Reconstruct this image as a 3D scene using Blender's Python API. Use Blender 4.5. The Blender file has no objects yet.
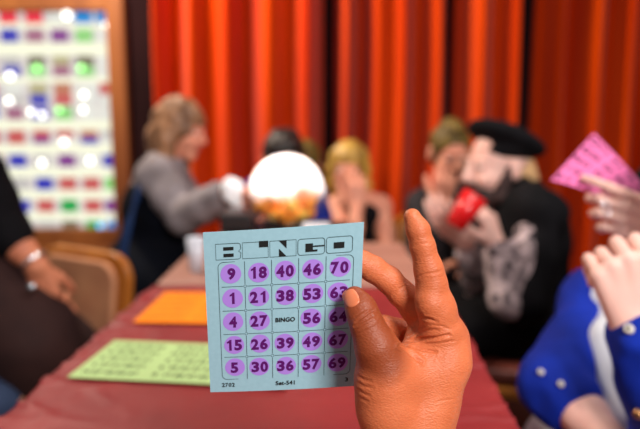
import bpy, math, random
import numpy as np
from mathutils import Vector, Matrix, noise
random.seed(7)
SC = bpy.context.scene
COL = SC.collection

# ------------------------------------------------------------------ camera, light, exposure
PITCH = math.radians(8.2)
CAMZ = 1.13
FPX = 622.0
cam_d = bpy.data.cameras.new('camera')
cam = bpy.data.objects.new('camera', cam_d); COL.objects.link(cam)
cam.location = (0, 0, CAMZ); cam.rotation_euler = (math.pi/2 - PITCH, 0, 0)
cam_d.sensor_width = 36; cam_d.sensor_fit = 'HORIZONTAL'; cam_d.lens = 36*FPX/640
cam_d.clip_start = 0.01
cam_d.dof.use_dof = True; cam_d.dof.focus_distance = 0.463
APERTURE = 0.0100
cam_d.dof.aperture_fstop = (cam_d.lens/1000)/APERTURE
SC.camera = cam

world = bpy.data.worlds.new('world'); SC.world = world; world.use_nodes = True
bg = world.node_tree.nodes['Background']
bg.inputs[0].default_value = (1.0, 0.93, 0.86, 1); bg.inputs[1].default_value = 0.24

def area(name, loc, target, size, power, color):
    l = bpy.data.lights.new(name, 'AREA'); l.energy = power; l.size = size; l.color = color
    o = bpy.data.objects.new(name, l); COL.objects.link(o); o.location = loc
    o.rotation_euler = (Vector(target)-Vector(loc)).to_track_quat('-Z', 'Y').to_euler()
    return o
area('ceiling_lamp_light', (0.75, -0.95, 2.1), (0.0, 0.75, 0.9), 0.6, 66, (1.0, 0.95, 0.90))
area('hall_lamp_light', (0.9, 1.1, 2.7), (0.4, 2.2, 0.8), 0.8, 22, (1.0, 0.93, 0.88))
area('curtain_wash_light', (-1.55, 2.75, 2.95), (-0.1, 3.8, 1.6), 0.3, 120, (1.0, 0.86, 0.70))
SC.view_settings.view_transform = 'Standard'; SC.view_settings.look = 'None'
SC.view_settings.gamma = 1; SC.view_settings.use_curve_mapping = False
SC.view_settings.exposure = 0.0
SC.cycles.use_denoising = True

# ------------------------------------------------------------------ pixel helpers (photo pixel + distance -> point)
CR = np.array([1., 0, 0]); CF = np.array([0, math.cos(PITCH), -math.sin(PITCH)]); CU = np.array([0, math.sin(PITCH), math.cos(PITCH)])
C0 = np.array([0, 0, CAMZ])
def ray(px, py): return CF + CR*(px-320)/FPX + CU*(214.5-py)/FPX
def P(px, py, d): return C0 + ray(px, py)*d
def PY(px, py, Y):
    r = ray(px, py); return C0 + r*(Y/r[1])
def PZ(px, py, z):
    r = ray(px, py); return C0 + r*((z-CAMZ)/r[2])
def V(*a): return np.array(a, float)
def nrm(v): v = np.asarray(v, float); return v/np.linalg.norm(v)

# ------------------------------------------------------------------ materials
def lin(c):
    return tuple(((x/255)/12.92 if x/255 <= .04045 else ((x/255+.055)/1.055)**2.4) for x in c)
def mat(name, rgb, rough=.6, spec=.4, rgb2=None, nscale=8, bump=0, bscale=60, metal=0, trans=0, emit=0, sheen=0, sss=0, stretch=None, detail=3, ramp=(.35,.65), coat=0, alpha=1):
    m = bpy.data.materials.new(name); m.use_nodes = True
    nt = m.node_tree; b = nt.nodes['Principled BSDF']
    c = (*lin(rgb), 1)
    b.inputs['Base Color'].default_value = c
    b.inputs['Roughness'].default_value = rough
    b.inputs['Specular IOR Level'].default_value = spec
    b.inputs['Metallic'].default_value = metal
    b.inputs['Transmission Weight'].default_value = trans
    b.inputs['Coat Weight'].default_value = coat
    b.inputs['Alpha'].default_value = alpha
    if sheen: b.inputs['Sheen Weight'].default_value = sheen
    if sss:
        b.inputs['Subsurface Weight'].default_value = sss
        b.inputs['Subsurface Radius'].default_value = (.012, .004, .002); b.inputs['Subsurface Scale'].default_value = .5
    if emit:
        b.inputs['Emission Color'].default_value = c; b.inputs['Emission Strength'].default_value = emit
    if rgb2 or bump:
        tc = nt.nodes.new('ShaderNodeTexCoord'); mp = nt.nodes.new('ShaderNodeMapping')
        nt.links.new(tc.outputs['Object'], mp.inputs[0])
        if stretch: mp.inputs['Scale'].default_value = stretch
    if rgb2:
        n = nt.nodes.new('ShaderNodeTexNoise'); n.inputs['Scale'].default_value = nscale; n.inputs['Detail'].default_value = detail
        r = nt.nodes.new('ShaderNodeValToRGB'); r.color_ramp.elements[0].position = ramp[0]; r.color_ramp.elements[1].position = ramp[1]
        r.color_ramp.elements[0].color = c; r.color_ramp.elements[1].color = (*lin(rgb2), 1)
        nt.links.new(mp.outputs[0], n.inputs['Vector']); nt.links.new(n.outputs[0], r.inputs[0]); nt.links.new(r.outputs[0], b.inputs['Base Color'])
    if bump:
        n2 = nt.nodes.new('ShaderNodeTexNoise'); n2.inputs['Scale'].default_value = bscale; n2.inputs['Detail'].default_value = 4
        bp = nt.nodes.new('ShaderNodeBump'); bp.inputs['Strength'].default_value = bump; bp.inputs['Distance'].default_value = .002
        nt.links.new(mp.outputs[0], n2.inputs['Vector']); nt.links.new(n2.outputs[0], bp.inputs['Height']); nt.links.new(bp.outputs[0], b.inputs['Normal'])
    return m

M = {}
M['wood'] = mat('orange_wood', (140, 82, 38), .5, .3, (112, 60, 28), 6, stretch=(1, 1, .15))
M['chairwood'] = mat('amber_chair_wood', (205, 130, 45), .35, .5, (170, 98, 34), 8, stretch=(1, 1, .2))
M['tan'] = mat('tan_upholstery', (196, 138, 100), .7, .3, (176, 118, 86), 10)
M['leather'] = mat('brown_leather', (122, 62, 50), .35, .5, (104, 50, 42), 12)
M['cloth'] = mat('burgundy_tablecloth', (144, 41, 43), .5, .3, (130, 34, 38), 9, bump=.25, bscale=500)
M['curtain'] = mat('red_velvet_curtain', (200, 62, 2), .85, .0, (172, 40, 1), 5, stretch=(1, 1, .1), sheen=.1)
M['wall'] = mat('dark_wall', (26, 9, 11), .9, .1, (32, 12, 14), 3)
M['floor'] = mat('dark_floor', (40, 26, 22), .5, .3, (54, 36, 28), 5)
M['card_blue'] = mat('pale_blue_card', (148, 186, 200), .75, .2, (144, 182, 196), 300)
M['card_green'] = mat('pale_green_card', (180, 208, 140), .75, .2)
M['card_orange'] = mat('orange_card', (255, 138, 12), .75, .2)
M['card_pink'] = mat('pink_card', (236, 120, 178), .75, .2)
M['daub'] = mat('violet_daub', (164, 124, 214), .7, .2)
M['ink'] = mat('black_ink', (28, 30, 30), .7, .2)
M['line'] = mat('grey_ink_line', (62, 84, 88), .7, .2)
M['ink_purple'] = mat('purple_number_ink', (84, 14, 96), .7, .2)
M['ink_green'] = mat('green_card_ink', (34, 52, 24), .7, .2)
M['ink_orange'] = mat('orange_card_ink', (110, 44, 4), .7, .2)
M['ink_pink'] = mat('pink_card_ink', (70, 20, 56), .7, .2)
M['nail'] = mat('thumb_nail', (212, 122, 86), .35, .4, (200, 110, 74), 60)
M['skin_pale'] = mat('pale_skin', (234, 190, 178), .55, .35, (224, 172, 158), 14, sss=.08)
M['skin_fair'] = mat('fair_skin', (222, 152, 124), .55, .35, (208, 132, 108), 14)
M['skin_tan'] = mat('tan_skin', (208, 130, 96), .55, .35, (190, 112, 84), 14)
M['white'] = mat('white_cotton', (226, 230, 238), .8, .2, (206, 212, 224), 9)
M['denim'] = mat('royal_blue_denim', (8, 44, 164), .8, .2, (5, 34, 138), 14, bump=.5, bscale=350)
M['stitch'] = mat('dark_blue_stitching', (6, 24, 96), .8, .2)
M['button'] = mat('pearl_button', (214, 208, 196), .3, .6)
M['black'] = mat('black_fabric', (10, 9, 12), .85, .12, (16, 14, 18), 14)
M['black_plastic'] = mat('black_plastic', (20, 20, 24), .4, .5)
M['brown'] = mat('dark_brown_fabric', (52, 30, 28), .8, .2, (40, 22, 22), 10)
M['jeans'] = mat('grey_blue_jeans', (58, 72, 100), .8, .2, (44, 56, 84), 10)
M['grey'] = mat('heather_grey_knit', (146, 136, 140), .85, .2, (120, 110, 112), 12)
M['navy'] = mat('navy_fabric', (8, 11, 22), .85, .1, (6, 8, 16), 8)
M['navy_trim'] = mat('blue_trim', (18, 42, 84), .7, .2)
M['blue_shirt'] = mat('blue_shirt', (18, 40, 140), .8, .2, (14, 30, 110), 8)
M['suit'] = mat('charcoal_suit', (50, 44, 48), .8, .2, (38, 34, 38), 10)
M['lace'] = mat('mottled_pale_sleeve', (52, 44, 50), .8, .2, (196, 174, 176), 30, detail=5, ramp=(.40, .60))
M['green_top'] = mat('green_fabric', (20, 110, 50), .8, .2)
M['hair_dark'] = mat('dark_brown_hair', (34, 24, 20), .5, .4, (22, 15, 13), 30, stretch=(1, 1, .1))
M['hair_blond'] = mat('blond_hair', (196, 152, 66), .45, .4, (140, 102, 40), 26, stretch=(1, 1, .12))
M['hair_brown'] = mat('light_brown_hair', (170, 122, 88), .45, .4, (104, 70, 46), 24, stretch=(1, 1, .12))
M['hair_olive'] = mat('olive_brown_hair', (112, 88, 34), .6, .3, (70, 54, 20), 26)
M['beard'] = mat('dark_beard', (62, 42, 40), .7, .3, (40, 26, 26), 30)
M['fur'] = mat('pale_blond_collar', (220, 178, 130), .8, .2, (196, 150, 104), 20)
M['eye'] = mat('eye_white', (230, 226, 220), .3, .5)
M['iris'] = mat('dark_iris', (40, 26, 18), .2, .5)
M['lip'] = mat('lips', (186, 84, 80), .5, .4)
M['red_cup'] = mat('red_plastic', (220, 20, 24), .25, .6)
M['ball'] = mat('orange_ball', (255, 160, 20), .35, .5)
M['ball_yellow'] = mat('yellow_ball', (255, 205, 70), .35, .5)
M['silver'] = mat('silver_metal', (210, 214, 224), .2, .6, metal=1)
M['paper_white'] = mat('white_paper', (236, 238, 244), .7, .3)
M['tablewood'] = mat('pale_pinkish_wood', (176, 128, 112), .45, .4, (160, 112, 98), 6, stretch=(.3, 2, 1))
M['metal_dark'] = mat('dark_metal', (40, 38, 38), .4, .5, metal=.8)

def mat_hand():
    m = bpy.data.materials.new('warm_brown_skin'); m.use_nodes = True
    nt = m.node_tree; b = nt.nodes['Principled BSDF']
    tc = nt.nodes.new('ShaderNodeTexCoord')
    n = nt.nodes.new('ShaderNodeTexNoise'); n.inputs['Scale'].default_value = 26; n.inputs['Detail'].default_value = 3
    r = nt.nodes.new('ShaderNodeValToRGB'); r.color_ramp.elements[0].position = .3; r.color_ramp.elements[1].position = .72
    r.color_ramp.elements[0].color = (*lin((182, 92, 54)), 1); r.color_ramp.elements[1].color = (*lin((206, 112, 72)), 1)
    # skin along the thumb is mixed darker (per-vertex attribute, by distance)
    at = nt.nodes.new('ShaderNodeAttribute'); at.attribute_name = 'thumb_tone'
    mx = nt.nodes.new('ShaderNodeMix'); mx.data_type = 'RGBA'
    mx.inputs[7].default_value = (*lin((136, 62, 32)), 1)
    nt.links.new(tc.outputs['Object'], n.inputs['Vector']); nt.links.new(n.outputs[0], r.inputs[0])
    nt.links.new(at.outputs['Fac'], mx.inputs[0]); nt.links.new(r.outputs[0], mx.inputs[6]); nt.links.new(mx.outputs[2], b.inputs['Base Color'])
    b.inputs['Roughness'].default_value = .48; b.inputs['Specular IOR Level'].default_value = .35
    b.inputs['Subsurface Weight'].default_value = .12; b.inputs['Subsurface Radius'].default_value = (.01, .004, .002); b.inputs['Subsurface Scale'].default_value = .3
    mp = nt.nodes.new('ShaderNodeMapping'); mp.inputs['Scale'].default_value = (1, 1, 2.6); mp.inputs['Rotation'].default_value = (0, .3, 0)
    v = nt.nodes.new('ShaderNodeTexVoronoi'); v.inputs['Scale'].default_value = 520
    n2 = nt.nodes.new('ShaderNodeTexNoise'); n2.inputs['Scale'].default_value = 240; n2.inputs['Detail'].default_value = 4
    ad = nt.nodes.new('ShaderNodeMath'); ad.operation = 'ADD'
    bp = nt.nodes.new('ShaderNodeBump'); bp.inputs['Strength'].default_value = .46; bp.inputs['Distance'].default_value = .0006
    nt.links.new(tc.outputs['Object'], mp.inputs[0]); nt.links.new(mp.outputs[0], v.inputs['Vector']); nt.links.new(mp.outputs[0], n2.inputs['Vector'])
    nt.links.new(v.outputs[0], ad.inputs[0]); nt.links.new(n2.outputs[0], ad.inputs[1]); nt.links.new(ad.outputs[0], bp.inputs['Height']); nt.links.new(bp.outputs[0], b.inputs['Normal'])
    return m
M['hand'] = mat_hand()

# ------------------------------------------------------------------ object helpers
def mesh_obj(name, verts, faces, m, parent=None, smooth=True, mats=None, fm=None):
    """ONE mesh object; verts in world space; parent is an Empty (or a part of one)."""
    off = V(0, 0, 0)
    q = parent
    while q is not None:
        off = off + np.array(q.location); q = q.parent
    verts = np.asarray(verts, float) - off
    me = bpy.data.meshes.new(name)
    me.from_pydata(verts.tolist(), [], faces.tolist() if hasattr(faces, 'tolist') else faces)
    for mm in (mats or [m]): me.materials.append(mm)
    if fm is not None: me.polygons.foreach_set('material_index', fm)
    if smooth: me.polygons.foreach_set('use_smooth', [True]*len(me.polygons))
    me.update()
    o = bpy.data.objects.new(name, me); COL.objects.link(o)
    if parent is not None: o.parent = parent
    return o
def thing(name, label, cat, loc=(0, 0, 0), group=None):
    o = bpy.data.objects.new(name, None); COL.objects.link(o); o.empty_display_size = .05
    o.location = tuple(float(x) for x in loc); o['label'] = label; o['category'] = cat
    if group: o['group'] = group
    return o
def tag(o, label, cat, group=None):
    o['label'] = label; o['category'] = cat
    if group: o['group'] = group
    return o
def struct(o): o['kind'] = 'structure'; return o
def bevel(o, w=.005, seg=2):
    md = o.modifiers.new('bevel', 'BEVEL'); md.width = w; md.segments = seg; md.limit_method = 'ANGLE'; return o

class MB:
    def __init__(s): s.v = []; s.f = []
    def add(s, v, f):
        n = len(s.v); s.v += [tuple(float(c) for c in x) for x in v]; s.f += [tuple(i+n for i in q) for q in f]; return s
    def box(s, c, size, R=None):
        c = np.array(c, float); h = np.array(size)/2; pts = []
        for sx in (-1, 1):
            for sy in (-1, 1):
                for sz in (-1, 1):
                    p = np.array([sx, sy, sz])*h
                    if R is not None: p = R @ p
                    pts.append(c+p)
        return s.add(pts, [(0, 1, 3, 2), (4, 6, 7, 5), (0, 4, 5, 1), (2, 3, 7, 6), (0, 2, 6, 4), (1, 5, 7, 3)])
    def tube(s, path, r, n=10, cap=True):
        path = [np.array(p, float) for p in path]; rs = r if hasattr(r, '__len__') else [r]*len(path)
        pts = []; f = []
        for i, p in enumerate(path):
            t = nrm(path[min(i+1, len(path)-1)]-path[max(i-1, 0)])
            a = nrm(np.cross(t, [0.13, .21, 1] if abs(t[2]) < .9 else [1, .1, 0])); b = np.cross(t, a)
            for k in range(n):
                an = 2*math.pi*k/n; pts.append(p+rs[i]*(a*math.cos(an)+b*math.sin(an)))
        for i in range(len(path)-1):
            for k in range(n):
                f.append((i*n+k, i*n+(k+1) % n, (i+1)*n+(k+1) % n, (i+1)*n+k))
        if cap: f.append(tuple(range(n-1, -1, -1))); f.append(tuple((len(path)-1)*n+k for k in range(n)))
        return s.add(pts, f)
    def lathe(s, c, prof, n=32):
        c = np.array(c, float); pts = []; f = []
        for r, z in prof:
            for k in range(n):
                a = 2*math.pi*k/n; pts.append(c+[r*math.cos(a), r*math.sin(a), z])
        for i in range(len(prof)-1):
            for k in range(n): f.append((i*n+k, i*n+(k+1) % n, (i+1)*n+(k+1) % n, (i+1)*n+k))
        return s.add(pts, f)
    def ball(s, c, r, nu=16, nv=10, R=None):
        r = np.array(r if hasattr(r, '__len__') else (r, r, r), float)
        c = np.array(c, float); pts = [c+[0, 0, r[2]]]
        for i in range(1, nv):
            for k in range(nu):
                t = math.pi*i/nv; a = 2*math.pi*k/nu
                pts.append(c+r*[math.sin(t)*math.cos(a), math.sin(t)*math.sin(a), math.cos(t)])
        pts.append(c-[0, 0, r[2]]); f = []
        for k in range(nu): f.append((0, 1+k, 1+(k+1) % nu))
        for i in range(nv-2):
            for k in range(nu): f.append((1+i*nu+k, 1+(i+1)*nu+k, 1+(i+1)*nu+(k+1) % nu, 1+i*nu+(k+1) % nu))
        L = len(pts)-1
        if R is not None: pts = [c+R@(p-c) for p in pts]
        for k in range(nu): f.append((L, 1+(nv-2)*nu+(k+1) % nu, 1+(nv-2)*nu+k))
        return s.add(pts, f)
    def build(s, name, m, parent=None, smooth=False): return mesh_obj(name, s.v, s.f, m, parent, smooth)

# ------------------------------------------------------------------ implicit bodies: smooth unions of limbs, meshed as ONE surface
class Field:
    def __init__(s): s.ops = []
    def cone(s, a, b, ra, rb, k=.012, sq=None, sub=False):
        s.ops.append(('c', np.array(a, float), np.array(b, float), float(ra), float(rb), k, sq, sub)); return s
    def chain(s, pts, rs, k=.012, sq=None):
        for i in range(len(pts)-1): s.cone(pts[i], pts[i+1], rs[i], rs[i+1], k, sq)
        return s
    def ell(s, c, r, R=None, k=.012, sub=False):
        s.ops.append(('e', np.array(c, float), np.array(r, float), np.eye(3) if R is None else R, None, k, None, sub)); return s
    def plane_cut(s, p, n):
        s.ops.append(('p', np.array(p, float), nrm(n), None, None, 0, None, True)); return s
    def bounds(s):
        lo = np.full(3, 1e9); hi = -lo
        for o in s.ops:
            if o[7]: continue
            l, h = s.obb(o); lo = np.minimum(lo, l); hi = np.maximum(hi, h)
        return lo, hi
    def obb(s, o):
        if o[0] == 'c':
            r = max(o[3], o[4]); f = max(1, o[6][1]) if o[6] else 1
            return np.minimum(o[1], o[2])-r*f, np.maximum(o[1], o[2])+r*f
        r = max(o[2]); return o[1]-r, o[1]+r
    def dist(s, o, X, Y, Z):
        if o[0] == 'p':
            return -((X-o[1][0])*o[2][0]+(Y-o[1][1])*o[2][1]+(Z-o[1][2])*o[2][2])
        if o[0] == 'c':
            a, b, ra, rb = o[1], o[2], o[3], o[4]; ab = b-a; L = max(ab@ab, 1e-12)
            t = np.clip(((X-a[0])*ab[0]+(Y-a[1])*ab[1]+(Z-a[2])*ab[2])/L, 0, 1)
            vx = X-a[0]-t*ab[0]; vy = Y-a[1]-t*ab[1]; vz = Z-a[2]-t*ab[2]; sc = 1
            if o[6]:
                ax, f = nrm(o[6][0]), o[6][1]; q = (vx*ax[0]+vy*ax[1]+vz*ax[2])*(1/f-1)
                vx = vx+ax[0]*q; vy = vy+ax[1]*q; vz = vz+ax[2]*q; sc = min(1, f)
            return (np.sqrt(vx*vx+vy*vy+vz*vz)-(ra+(rb-ra)*t))*sc
        c, r, R = o[1], o[2], o[3]; x = X-c[0]; y = Y-c[1]; z = Z-c[2]
        u = [(R[0, i]*x+R[1, i]*y+R[2, i]*z) for i in range(3)]
        k0 = np.sqrt(sum((u[i]/r[i])**2 for i in range(3))); k1 = np.sqrt(sum((u[i]/r[i]**2)**2 for i in range(3)))+1e-9
        return k0*(k0-1)/k1
    def comb(s, cur, d, o):
        k = max(o[5], 1e-6)
        if o[7]:
            h = np.clip(.5-.5*(cur+d)/k, 0, 1); return cur*(1-h)+(-d)*h+k*h*(1-h)
        h = np.clip(.5+.5*(d-cur)/k, 0, 1); return d*(1-h)+cur*h-k*h*(1-h)
    def at(s, p):
        X, Y, Z = [np.array([q]) for q in p]; cur = np.array([1.0])
        for o in s.ops: cur = s.comb(cur, s.dist(o, X, Y, Z), o)
        return float(cur[0])
    def mesh(s, h):
        lo, hi = s.bounds(); lo = lo-4*h; hi = hi+4*h
        n = np.ceil((hi-lo)/h).astype(int)+1
        g = [lo[i]+h*np.arange(n[i]) for i in range(3)]
        A = np.full(tuple(n), .5, np.float32)
        for o in s.ops:
            if o[0] == 'p': sl = (slice(None),)*3
            else:
                l, u = s.obb(o); m = o[5]+4*h
                a = np.maximum(0, np.floor((l-m-lo)/h).astype(int)); b = np.minimum(n, np.ceil((u+m-lo)/h).astype(int)+1)
                if np.any(b <= a): continue
                sl = tuple(slice(a[i], b[i]) for i in range(3))
            X = g[0][sl[0]][:, None, None].astype(np.float32); Y = g[1][sl[1]][None, :, None].astype(np.float32); Z = g[2][sl[2]][None, None, :].astype(np.float32)
            A[sl] = s.comb(A[sl], s.dist(o, X, Y, Z), o)
        return nets(A, lo, h)
def nets(A, lo, h):
    I = A < 0
    cnt = np.zeros(tuple(x-1 for x in A.shape), np.uint8)
    cs = [(i, j, k) for i in (0, 1) for j in (0, 1) for k in (0, 1)]
    def sh(B, c): return B[tuple(slice(c[i], B.shape[i]-1+c[i]) for i in range(3))]
    for c in cs: cnt += sh(I, c)
    act = np.argwhere((cnt > 0) & (cnt < 8))
    idx = np.full(cnt.shape, -1, np.int64); idx[tuple(act.T)] = np.arange(len(act))
    S = np.zeros((len(act), 3)); N = np.zeros(len(act))
    for ax in range(3):
        for c in cs:
            if c[ax]: continue
            c2 = list(c); c2[ax] = 1
            va = A[tuple((act+c).T)]; vb = A[tuple((act+c2).T)]
            m = (va < 0) != (vb < 0); t = va[m]/(va[m]-vb[m])
            p = np.tile(np.array(c, float), (m.sum(), 1)); p[:, ax] = t
            S[m] += p; N[m] += 1
    Vv = (act+S/N[:, None])*h+lo
    F = []
    for ax in range(3):
        u, w = (ax+1) % 3, (ax+2) % 3
        s0 = [slice(None)]*3; s1 = [slice(None)]*3; s0[ax] = slice(0, -1); s1[ax] = slice(1, None)
        ch = np.argwhere(I[tuple(s0)] != I[tuple(s1)])
        ok = (ch[:, u] > 0) & (ch[:, w] > 0) & (ch[:, u] < A.shape[u]-1) & (ch[:, w] < A.shape[w]-1); ch = ch[ok]
        eu = np.zeros(3, int); eu[u] = 1; ew = np.zeros(3, int); ew[w] = 1
        q = np.stack([idx[tuple((ch-eu-ew).T)], idx[tuple((ch-ew).T)], idx[tuple(ch.T)], idx[tuple((ch-eu).T)]], 1)
        ins = I[tuple(ch.T)]; q[~ins] = q[~ins][:, ::-1]; F.append(q)
    return Vv, np.concatenate(F)
def fobj(name, F, h, m, parent, wob=None):
    v, f = F.mesh(h)
    if wob:
        amp, fr = wob
        n = np.array([noise.noise_vector(Vector(p*fr)) for p in v])*amp; v = v+n
    return mesh_obj(name, v, f, m, parent)

def frame(fwd, up=(0, 0, 1)):
    y = nrm(fwd); x = nrm(np.cross(y, up)); z = np.cross(x, y)
    return np.stack([x, y, z], 1)           # columns: right, forward, up
def add_head(F, c, R, s=1.0):
    L = lambda x, y, z: c+R@(V(x, y, z)*s)
    F.ell(L(0, -.015, .035), V(.071, .092, .082)*s, R, .01)
    F.ell(L(0, .030, -.03), V(.054, .058, .075)*s, R, .02)
    F.cone(L(-.012, .062, -.092), L(.012, .062, -.092), .018*s, .018*s, .015)
    for q in (-1, 1):
        F.ell(L(.030*q, .096, .010), V(.018, .014, .012)*s, R, .008, sub=True)
        F.ell(L(.030*q, .074, .010), V(.014, .013, .012)*s, R, .004)
        F.cone(L(.012*q, .083, .028), L(.046*q, .074, .030), .007*s, .006*s, .008)
        F.ell(L(.078*q, -.008, .0), V(.010, .020, .032)*s, R, .005)
        F.ell(L(.036*q, .060, -.028), V(.022, .022, .02)*s, R, .015)
    F.cone(L(0, .086, .014), L(0, .108, -.022), .007*s, .012*s, .008)
    F.cone(L(-.012, .094, -.028), L(.012, .094, -.028), .008*s, .008*s, .005)
    F.cone(L(-.018, .082, -.056), L(.018, .082, -.056), .008*s, .008*s, .006)
def face_parts(c, R, parent, s=1.0):
    L = lambda x, y, z: c+R@(V(x, y, z)*s)
    for q in (-1, 1):
        e = MB().ball(L(.030*q, .0770, .010), V(.0125, .0115, .0062)*s, R=R).build('eye', M['eye'], parent, True)
        MB().ball(L(.030*q, .0850, .010), .0046*s).build('iris', M['iris'], e, True)
    MB().tube([L(-.022, .083, -.056), L(-.008, .092, -.053), L(.008, .092, -.053), L(.022, .083, -.056)], [.002*s, .0045*s, .0045*s, .002*s]).build('lips', M['lip'], parent, True)
def hair_cap(F, c, R, s=1.0, t=.012, low=-.02, fz=-.045):
    L = lambda x, y, z: c+R@(V(x, y, z)*s)
    F.ell(L(0, -.018, .038), (V(.071, .092, .082)+t)*s, R, .01)
    F.ell(L(0, -.055, low), (V(.062, .05, .06)+t)*s, R, .02)
    F.ell(L(0, .115, fz), V(.085, .078, .098)*s, R, .01, sub=True)
def rot(v, ax, a):
    ax = nrm(ax); return v*math.cos(a)+np.cross(ax, v)*math.sin(a)+ax*(ax@v)*(1-math.cos(a))
def add_hand(F, W, D, N, side, curls, thumb=((.7, .6, .3), (.8, .4, .4), (.85, .2, .45)), s=1.0, spread=.06, k=.004):
    """W wrist, D towards the knuckles, N out of the palm, side +1: thumb towards cross(D,N)."""
    D = nrm(D); N = nrm(N-D*(N@D)); S = np.cross(D, N)*side
    if not hasattr(curls[0], '__len__') and len(curls) == 3: curls = [curls]*4
    offs = (.030, .009, -.012, -.031); mc = (.088, .091, .086, .078)
    ph = ((.042, .026, .021), (.046, .029, .022), (.042, .027, .021), (.033, .021, .019)); rr = (.0100, .0102, .0096, .0084)
    for i in range(4):
        b = W+S*offs[i]*s*.55+D*.008*s; kn = W+(S*offs[i]+D*mc[i])*s
        F.cone(b, kn, .0145*s, .0115*s, .010)
    for i in range(4):
        p = W+(S*offs[i]+D*mc[i])*s; d = nrm(D+S*offs[i]*spread*30); c = curls[i] if hasattr(curls[i], '__len__') else (curls[i],)*3
        r = rr[i]*s
        ax = nrm(np.cross(D, N))
        for j in range(3):
            d = rot(d, ax, math.radians(c[j]))
            q = p+d*ph[i][j]*s; F.cone(p, q, r, r*.9, k); p = q; r *= .9
    p = W+(S*.020+D*.018+N*.006)*s; r = .0155*s; ln = (.046, .034, .027)
    for j, t in enumerate(thumb):
        d = nrm(D*t[0]+S*t[1]+N*t[2]); q = p+d*ln[j]*s; F.cone(p, q, r, r*.84, .006); p = q; r *= .84
def torso(F, sl, sr, hl, hr, r=.10, flat=.8, inf=0.0, k=.03, fwd=None):
    sl, sr, hl, hr = map(lambda q: np.array(q, float), (sl, sr, hl, hr)); m1 = (sl+sr)/2; m2 = (hl+hr)/2
    ax = nrm(fwd) if fwd is not None else nrm(np.cross(sr-sl, m1-m2))
    a = m1+(sl-m1)*.45; b = m1+(sr-m1)*.45; up = nrm(m1-m2)
    a = a-up*.07; b = b-up*.07; sq = (ax, flat)
    wl = (a+hl)/2+(m1+m2-(a+b)/2-m2)*0; wr = (b+hr)/2
    ml = m2+(hl-m2)*.5; mr = m2+(hr-m2)*.5
    wm = (a+b+ml+mr)/4; wl = wm+(a-b)*.35; wr = wm-(a-b)*.35
    F.cone(a, b, r+inf, r+inf, k, sq)
    for p, q, ra, rb in ((a, wl, r, r*.88), (b, wr, r, r*.88), (wl, ml, r*.88, r*1.02), (wr, mr, r*.88, r*1.02), (wl, wr, r*.88, r*.88), (ml, mr, r*1.02, r*1.02)):
        F.cone(p, q, ra+inf, rb+inf, k, sq)
    F.cone(sl, m1+up*.02, .052+inf, .06+inf, .03); F.cone(sr, m1+up*.02, .052+inf, .06+inf, .03)
def limb(F, a, b, c, r, inf=0.0, k=.02, t0=0.0, t1=1.0):
    """two-bone limb, optionally only the stretch t0..t1 of its length (0..1..2 scaled to 0..1)"""
    a, b, c = map(lambda q: np.array(q, float), (a, b, c)); pts = [(0, a, r[0]), (.5, b, r[1]), (1, c, r[2])]
    def ev(t):
        if t <= .5: u = t/.5; return a+(b-a)*u, r[0]+(r[1]-r[0])*u
        u = (t-.5)/.5; return b+(c-b)*u, r[1]+(r[2]-r[1])*u
    ts = [t0]+[t for t in (.25, .5, .75) if t0 < t < t1]+[t1]
    e = [ev(t) for t in ts]; F.chain([q[0] for q in e], [q[1]+inf for q in e], k)
ARM = (.048, .040, .028); LEG = (.085, .058, .040)

# ================================================================== THE ROOM
WY = 4.0                                     # back wall
fl = struct(MB().box((0, 1.6, -.02), (8, 6.4, .04)).build('floor', M['floor']))
wl, wt = PY(118, 228, WY-.02), PY(116, 12, WY-.02)
WX1 = wl[0]; WZ0 = wl[2]; WZ1 = wt[2]; WX0 = WX1-1.25
wm_ = MB()
wm_.box(((-3+WX0)/2-.5, WY+.06, 1.4), (WX0+3+1, .12, 2.8)); wm_.box(((WX1+4)/2, WY+.06, 1.4), (4-WX1, .12, 2.8))
wm_.box(((WX0+WX1)/2, WY+.06, WZ0/2), (WX1-WX0, .12, WZ0)); wm_.box(((WX0+WX1)/2, WY+.06, (WZ1+2.8)/2), (WX1-WX0, .12, 2.8-WZ1))
struct(wm_.build('wall_back', M['wall']))

# window: wooden frame, cream glazing bars, coloured backlit panes
win = bpy.data.objects.new('window_1', None); COL.objects.link(win); struct(win); win.location = (float(WX1), WY, float(WZ0))
fr = MB(); fw = .108
fr.box((WX1+fw/2, WY-.03, (WZ0+WZ1)/2), (fw, .10, WZ1-WZ0+2*fw)); fr.box((WX0-fw/2, WY-.03, (WZ0+WZ1)/2), (fw, .10, WZ1-WZ0+2*fw))
fr.box(((WX0+WX1)/2, WY-.03, WZ1+fw/2), (WX1-WX0, .10, fw)); fr.box(((WX0+WX1)/2, WY-.03, WZ0-fw/2), (WX1-WX0, .10, fw))
bevel(fr.build('window_frame', M['wood'], win), .008)
bevel(MB().box(((WX0+WX1)/2+.0, WY-.06, WZ0-fw-.02), (WX1-WX0+.3, .16, .04)).build('window_sill', M['wood'], win), .006)
def emat(name, rgb, s):
    m = mat(name, rgb, .3, .5, emit=s); m.node_tree.nodes['Principled BSDF'].inputs['Base Color'].default_value = (.02, .02, .02, 1); return m
cream = mat('backlit_cream_glass', (240, 234, 222), .3, .4, (206, 196, 196), 9, emit=0)
_nt = cream.node_tree; _b = _nt.nodes['Principled BSDF']; _r = [n for n in _nt.nodes if n.type == 'VALTORGB'][0]
_nt.links.new(_r.outputs[0], _b.inputs['Emission Color']); _b.inputs['Emission Strength'].default_value = .97
_nt.links.remove(_b.inputs['Base Color'].links[0]); _b.inputs['Base Color'].default_value = (.02, .02, .02, 1)
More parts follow.
